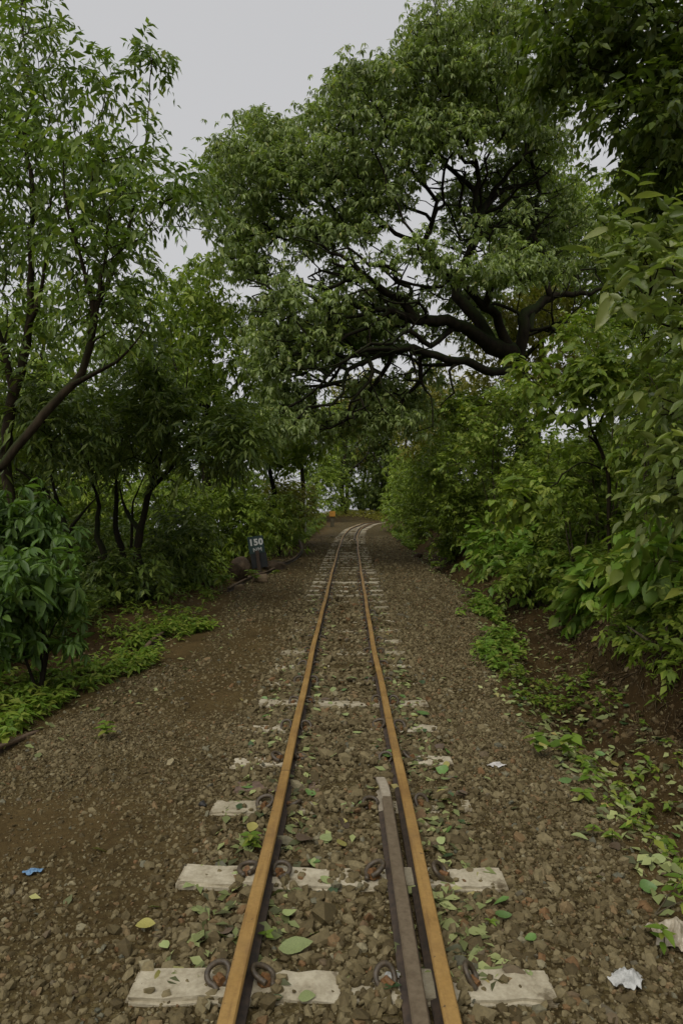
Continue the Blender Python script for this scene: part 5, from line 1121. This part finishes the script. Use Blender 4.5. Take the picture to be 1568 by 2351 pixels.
HB = [
    (1245, 11.4, [(1140, 1300), (1220, 1290), (1300, 1340), (1310, 1410), (1230, 1400), (1160, 1350)], .4, 2.0, .18, SP('lf_small', .12, .055, wide=True), 'low green bush trailing over the bank edge below the bright leafy ones'),
    (1470, 6.8, [(1370, 1410), (1460, 1380), (1600, 1410), (1600, 1500), (1470, 1500), (1390, 1460)], .3, 1.8, .14, SP('lf_small', .085, .04), 'fine leaved bush trailing down the bare bank at right'),
    (1040, 19.5, [(985, 1235), (1050, 1220), (1090, 1260), (1080, 1310), (1010, 1290)], .6, 2.0, .25, SP('lf_small', .14, .06), 'low green bush at the bank foot beyond the small bright bush'),
    (1120, 15.6, [(1060, 1250), (1120, 1220), (1190, 1240), (1220, 1300), (1180, 1345), (1100, 1320)], .6, 2.0, .25, SP('lf_bright', .17, .085, wide=True), 'small bright bush spilling over the bank past the creeper strip'),
    (1320, 9.8, [(1240, 1330), (1310, 1290), (1400, 1300), (1420, 1380), (1350, 1420), (1270, 1400)], .4, 2.0, .2, SP('lf_bright', .16, .085, wide=True), 'bright leafy bush hanging over the edge of the bare bank'),
    (1500, 7.0, [(1420, 1330), (1500, 1290), (1640, 1280), (1640, 1440), (1530, 1460), (1440, 1420)], .35, 2.0, .2, SP('lf_weed', .15, .075, wide=True), 'yellow-green bush between the big drooping leaves and the bare bank'),
    (1150, 15.5, [(1040, 940), (1120, 880), (1220, 860), (1290, 960), (1290, 1120), (1200, 1180), (1090, 1120), (1020, 1040)], .9, 2.0, .35, SP('lf_broad', .13, .07, lod=1, wide=True), 'light green leafy bush left of the sapling on the right bank'),
    (1090, 18.5, [(960, 1040), (1030, 970), (1120, 950), (1170, 1050), (1170, 1180), (1080, 1260), (980, 1250), (945, 1150)], 1.2, 2.4, .45, SP('lf_small', .13, .06, lod=1), 'dense mid green bush halfway along the right bank'),
    (975, 30, [(905, 1080), (950, 1010), (1020, 1000), (1070, 1080), (1060, 1220), (990, 1270), (930, 1240), (905, 1170)], 1.4, 2.4, .55, SP('lf_small', .16, .065, lod=2), 'green bush overhanging the track bed before the far bend'),
    (945, 40, [(880, 1140), (915, 1080), (970, 1060), (1010, 1120), (990, 1210), (930, 1225), (885, 1205)], 2, 2.2, .8, SP('lf_small', .24, .09, lod=2), 'farthest green bush on the right, hiding the bend of the rails'),
    (1210, 12.4, [(1060, 1230), (1130, 1190), (1220, 1190), (1300, 1240), (1320, 1350), (1250, 1390), (1150, 1340), (1080, 1290)], .7, 2.0, .25, SP('lf_bright', .19, .10, wide=True), 'bright green bush low on the right bank under the leafy one'),
    (1380, 8.6, [(1260, 1270), (1330, 1220), (1430, 1210), (1490, 1260), (1490, 1380), (1420, 1450), (1340, 1430), (1280, 1390)], .5, 1.9, .22, SP('lf_bright', .19, .11, lod=0, wide=True, tw=.26), 'bright green bush with heart shaped leaves at the foot of the sapling'),
    (1540, 6.1, [(1430, 1250), (1520, 1200), (1660, 1190), (1660, 1470), (1560, 1490), (1460, 1420)], .4, 1.8, .2, SP('lf_bright', .19, .11, lod=0, wide=True, tw=.26), 'bright green bush with big drooping leaves at the right edge'),
    (1330, 11, [(1230, 1060), (1300, 990), (1420, 980), (1480, 1080), (1450, 1220), (1330, 1240), (1240, 1180)], .8, 1.9, .3, SP('lf_small', .12, .06, lod=1), 'shaded green bush behind the sapling stem'),
    (1490, 8.2, [(1400, 900), (1480, 800), (1640, 780), (1640, 1150), (1500, 1180), (1420, 1060)], .8, 1.9, .3, SP('lf_broad', .12, .06, lod=1), 'tall light green bush behind the grey-green hanging leaves'),
    (1380, 10.8, [(1250, 800), (1330, 720), (1480, 700), (1600, 740), (1600, 930), (1420, 960), (1270, 920)], .9, 1.7, .35, SP('lf_broad', .14, .06, lod=1), 'yellowish green bush on top of the right bank below the tree limbs'),
    (1510, 5.9, [(1420, 1480), (1500, 1400), (1640, 1380), (1640, 1560), (1520, 1570)], .3, 1.0, .15, SP('lf_small', .09, .045, lod=1), 'small leaved bush hanging over the bare bank at the right edge'),
    (1240, 14, [(1130, 1100), (1200, 1040), (1300, 1060), (1330, 1180), (1250, 1260), (1150, 1230)], .9, 1.9, .35, SP('lf_small', .13, .06, lod=1), 'shadowed bush between the dense bush and the sapling'),
    (1060, 22, [(960, 960), (1030, 890), (1130, 880), (1180, 960), (1130, 1060), (1000, 1060)], 1.1, 1.9, .5, SP('lf_broad', .16, .08, lod=2, wide=True), 'pale leafy bush below the olive tree on the right hill'),
]
for i, (px, Y, poly, dY, lai, pr, lf, lab) in enumerate(HB):
    bush('bank_bush', lab, px, Y, poly, dY, lai, pr, lf, 'bark_twig', 100 + i, nst=5)
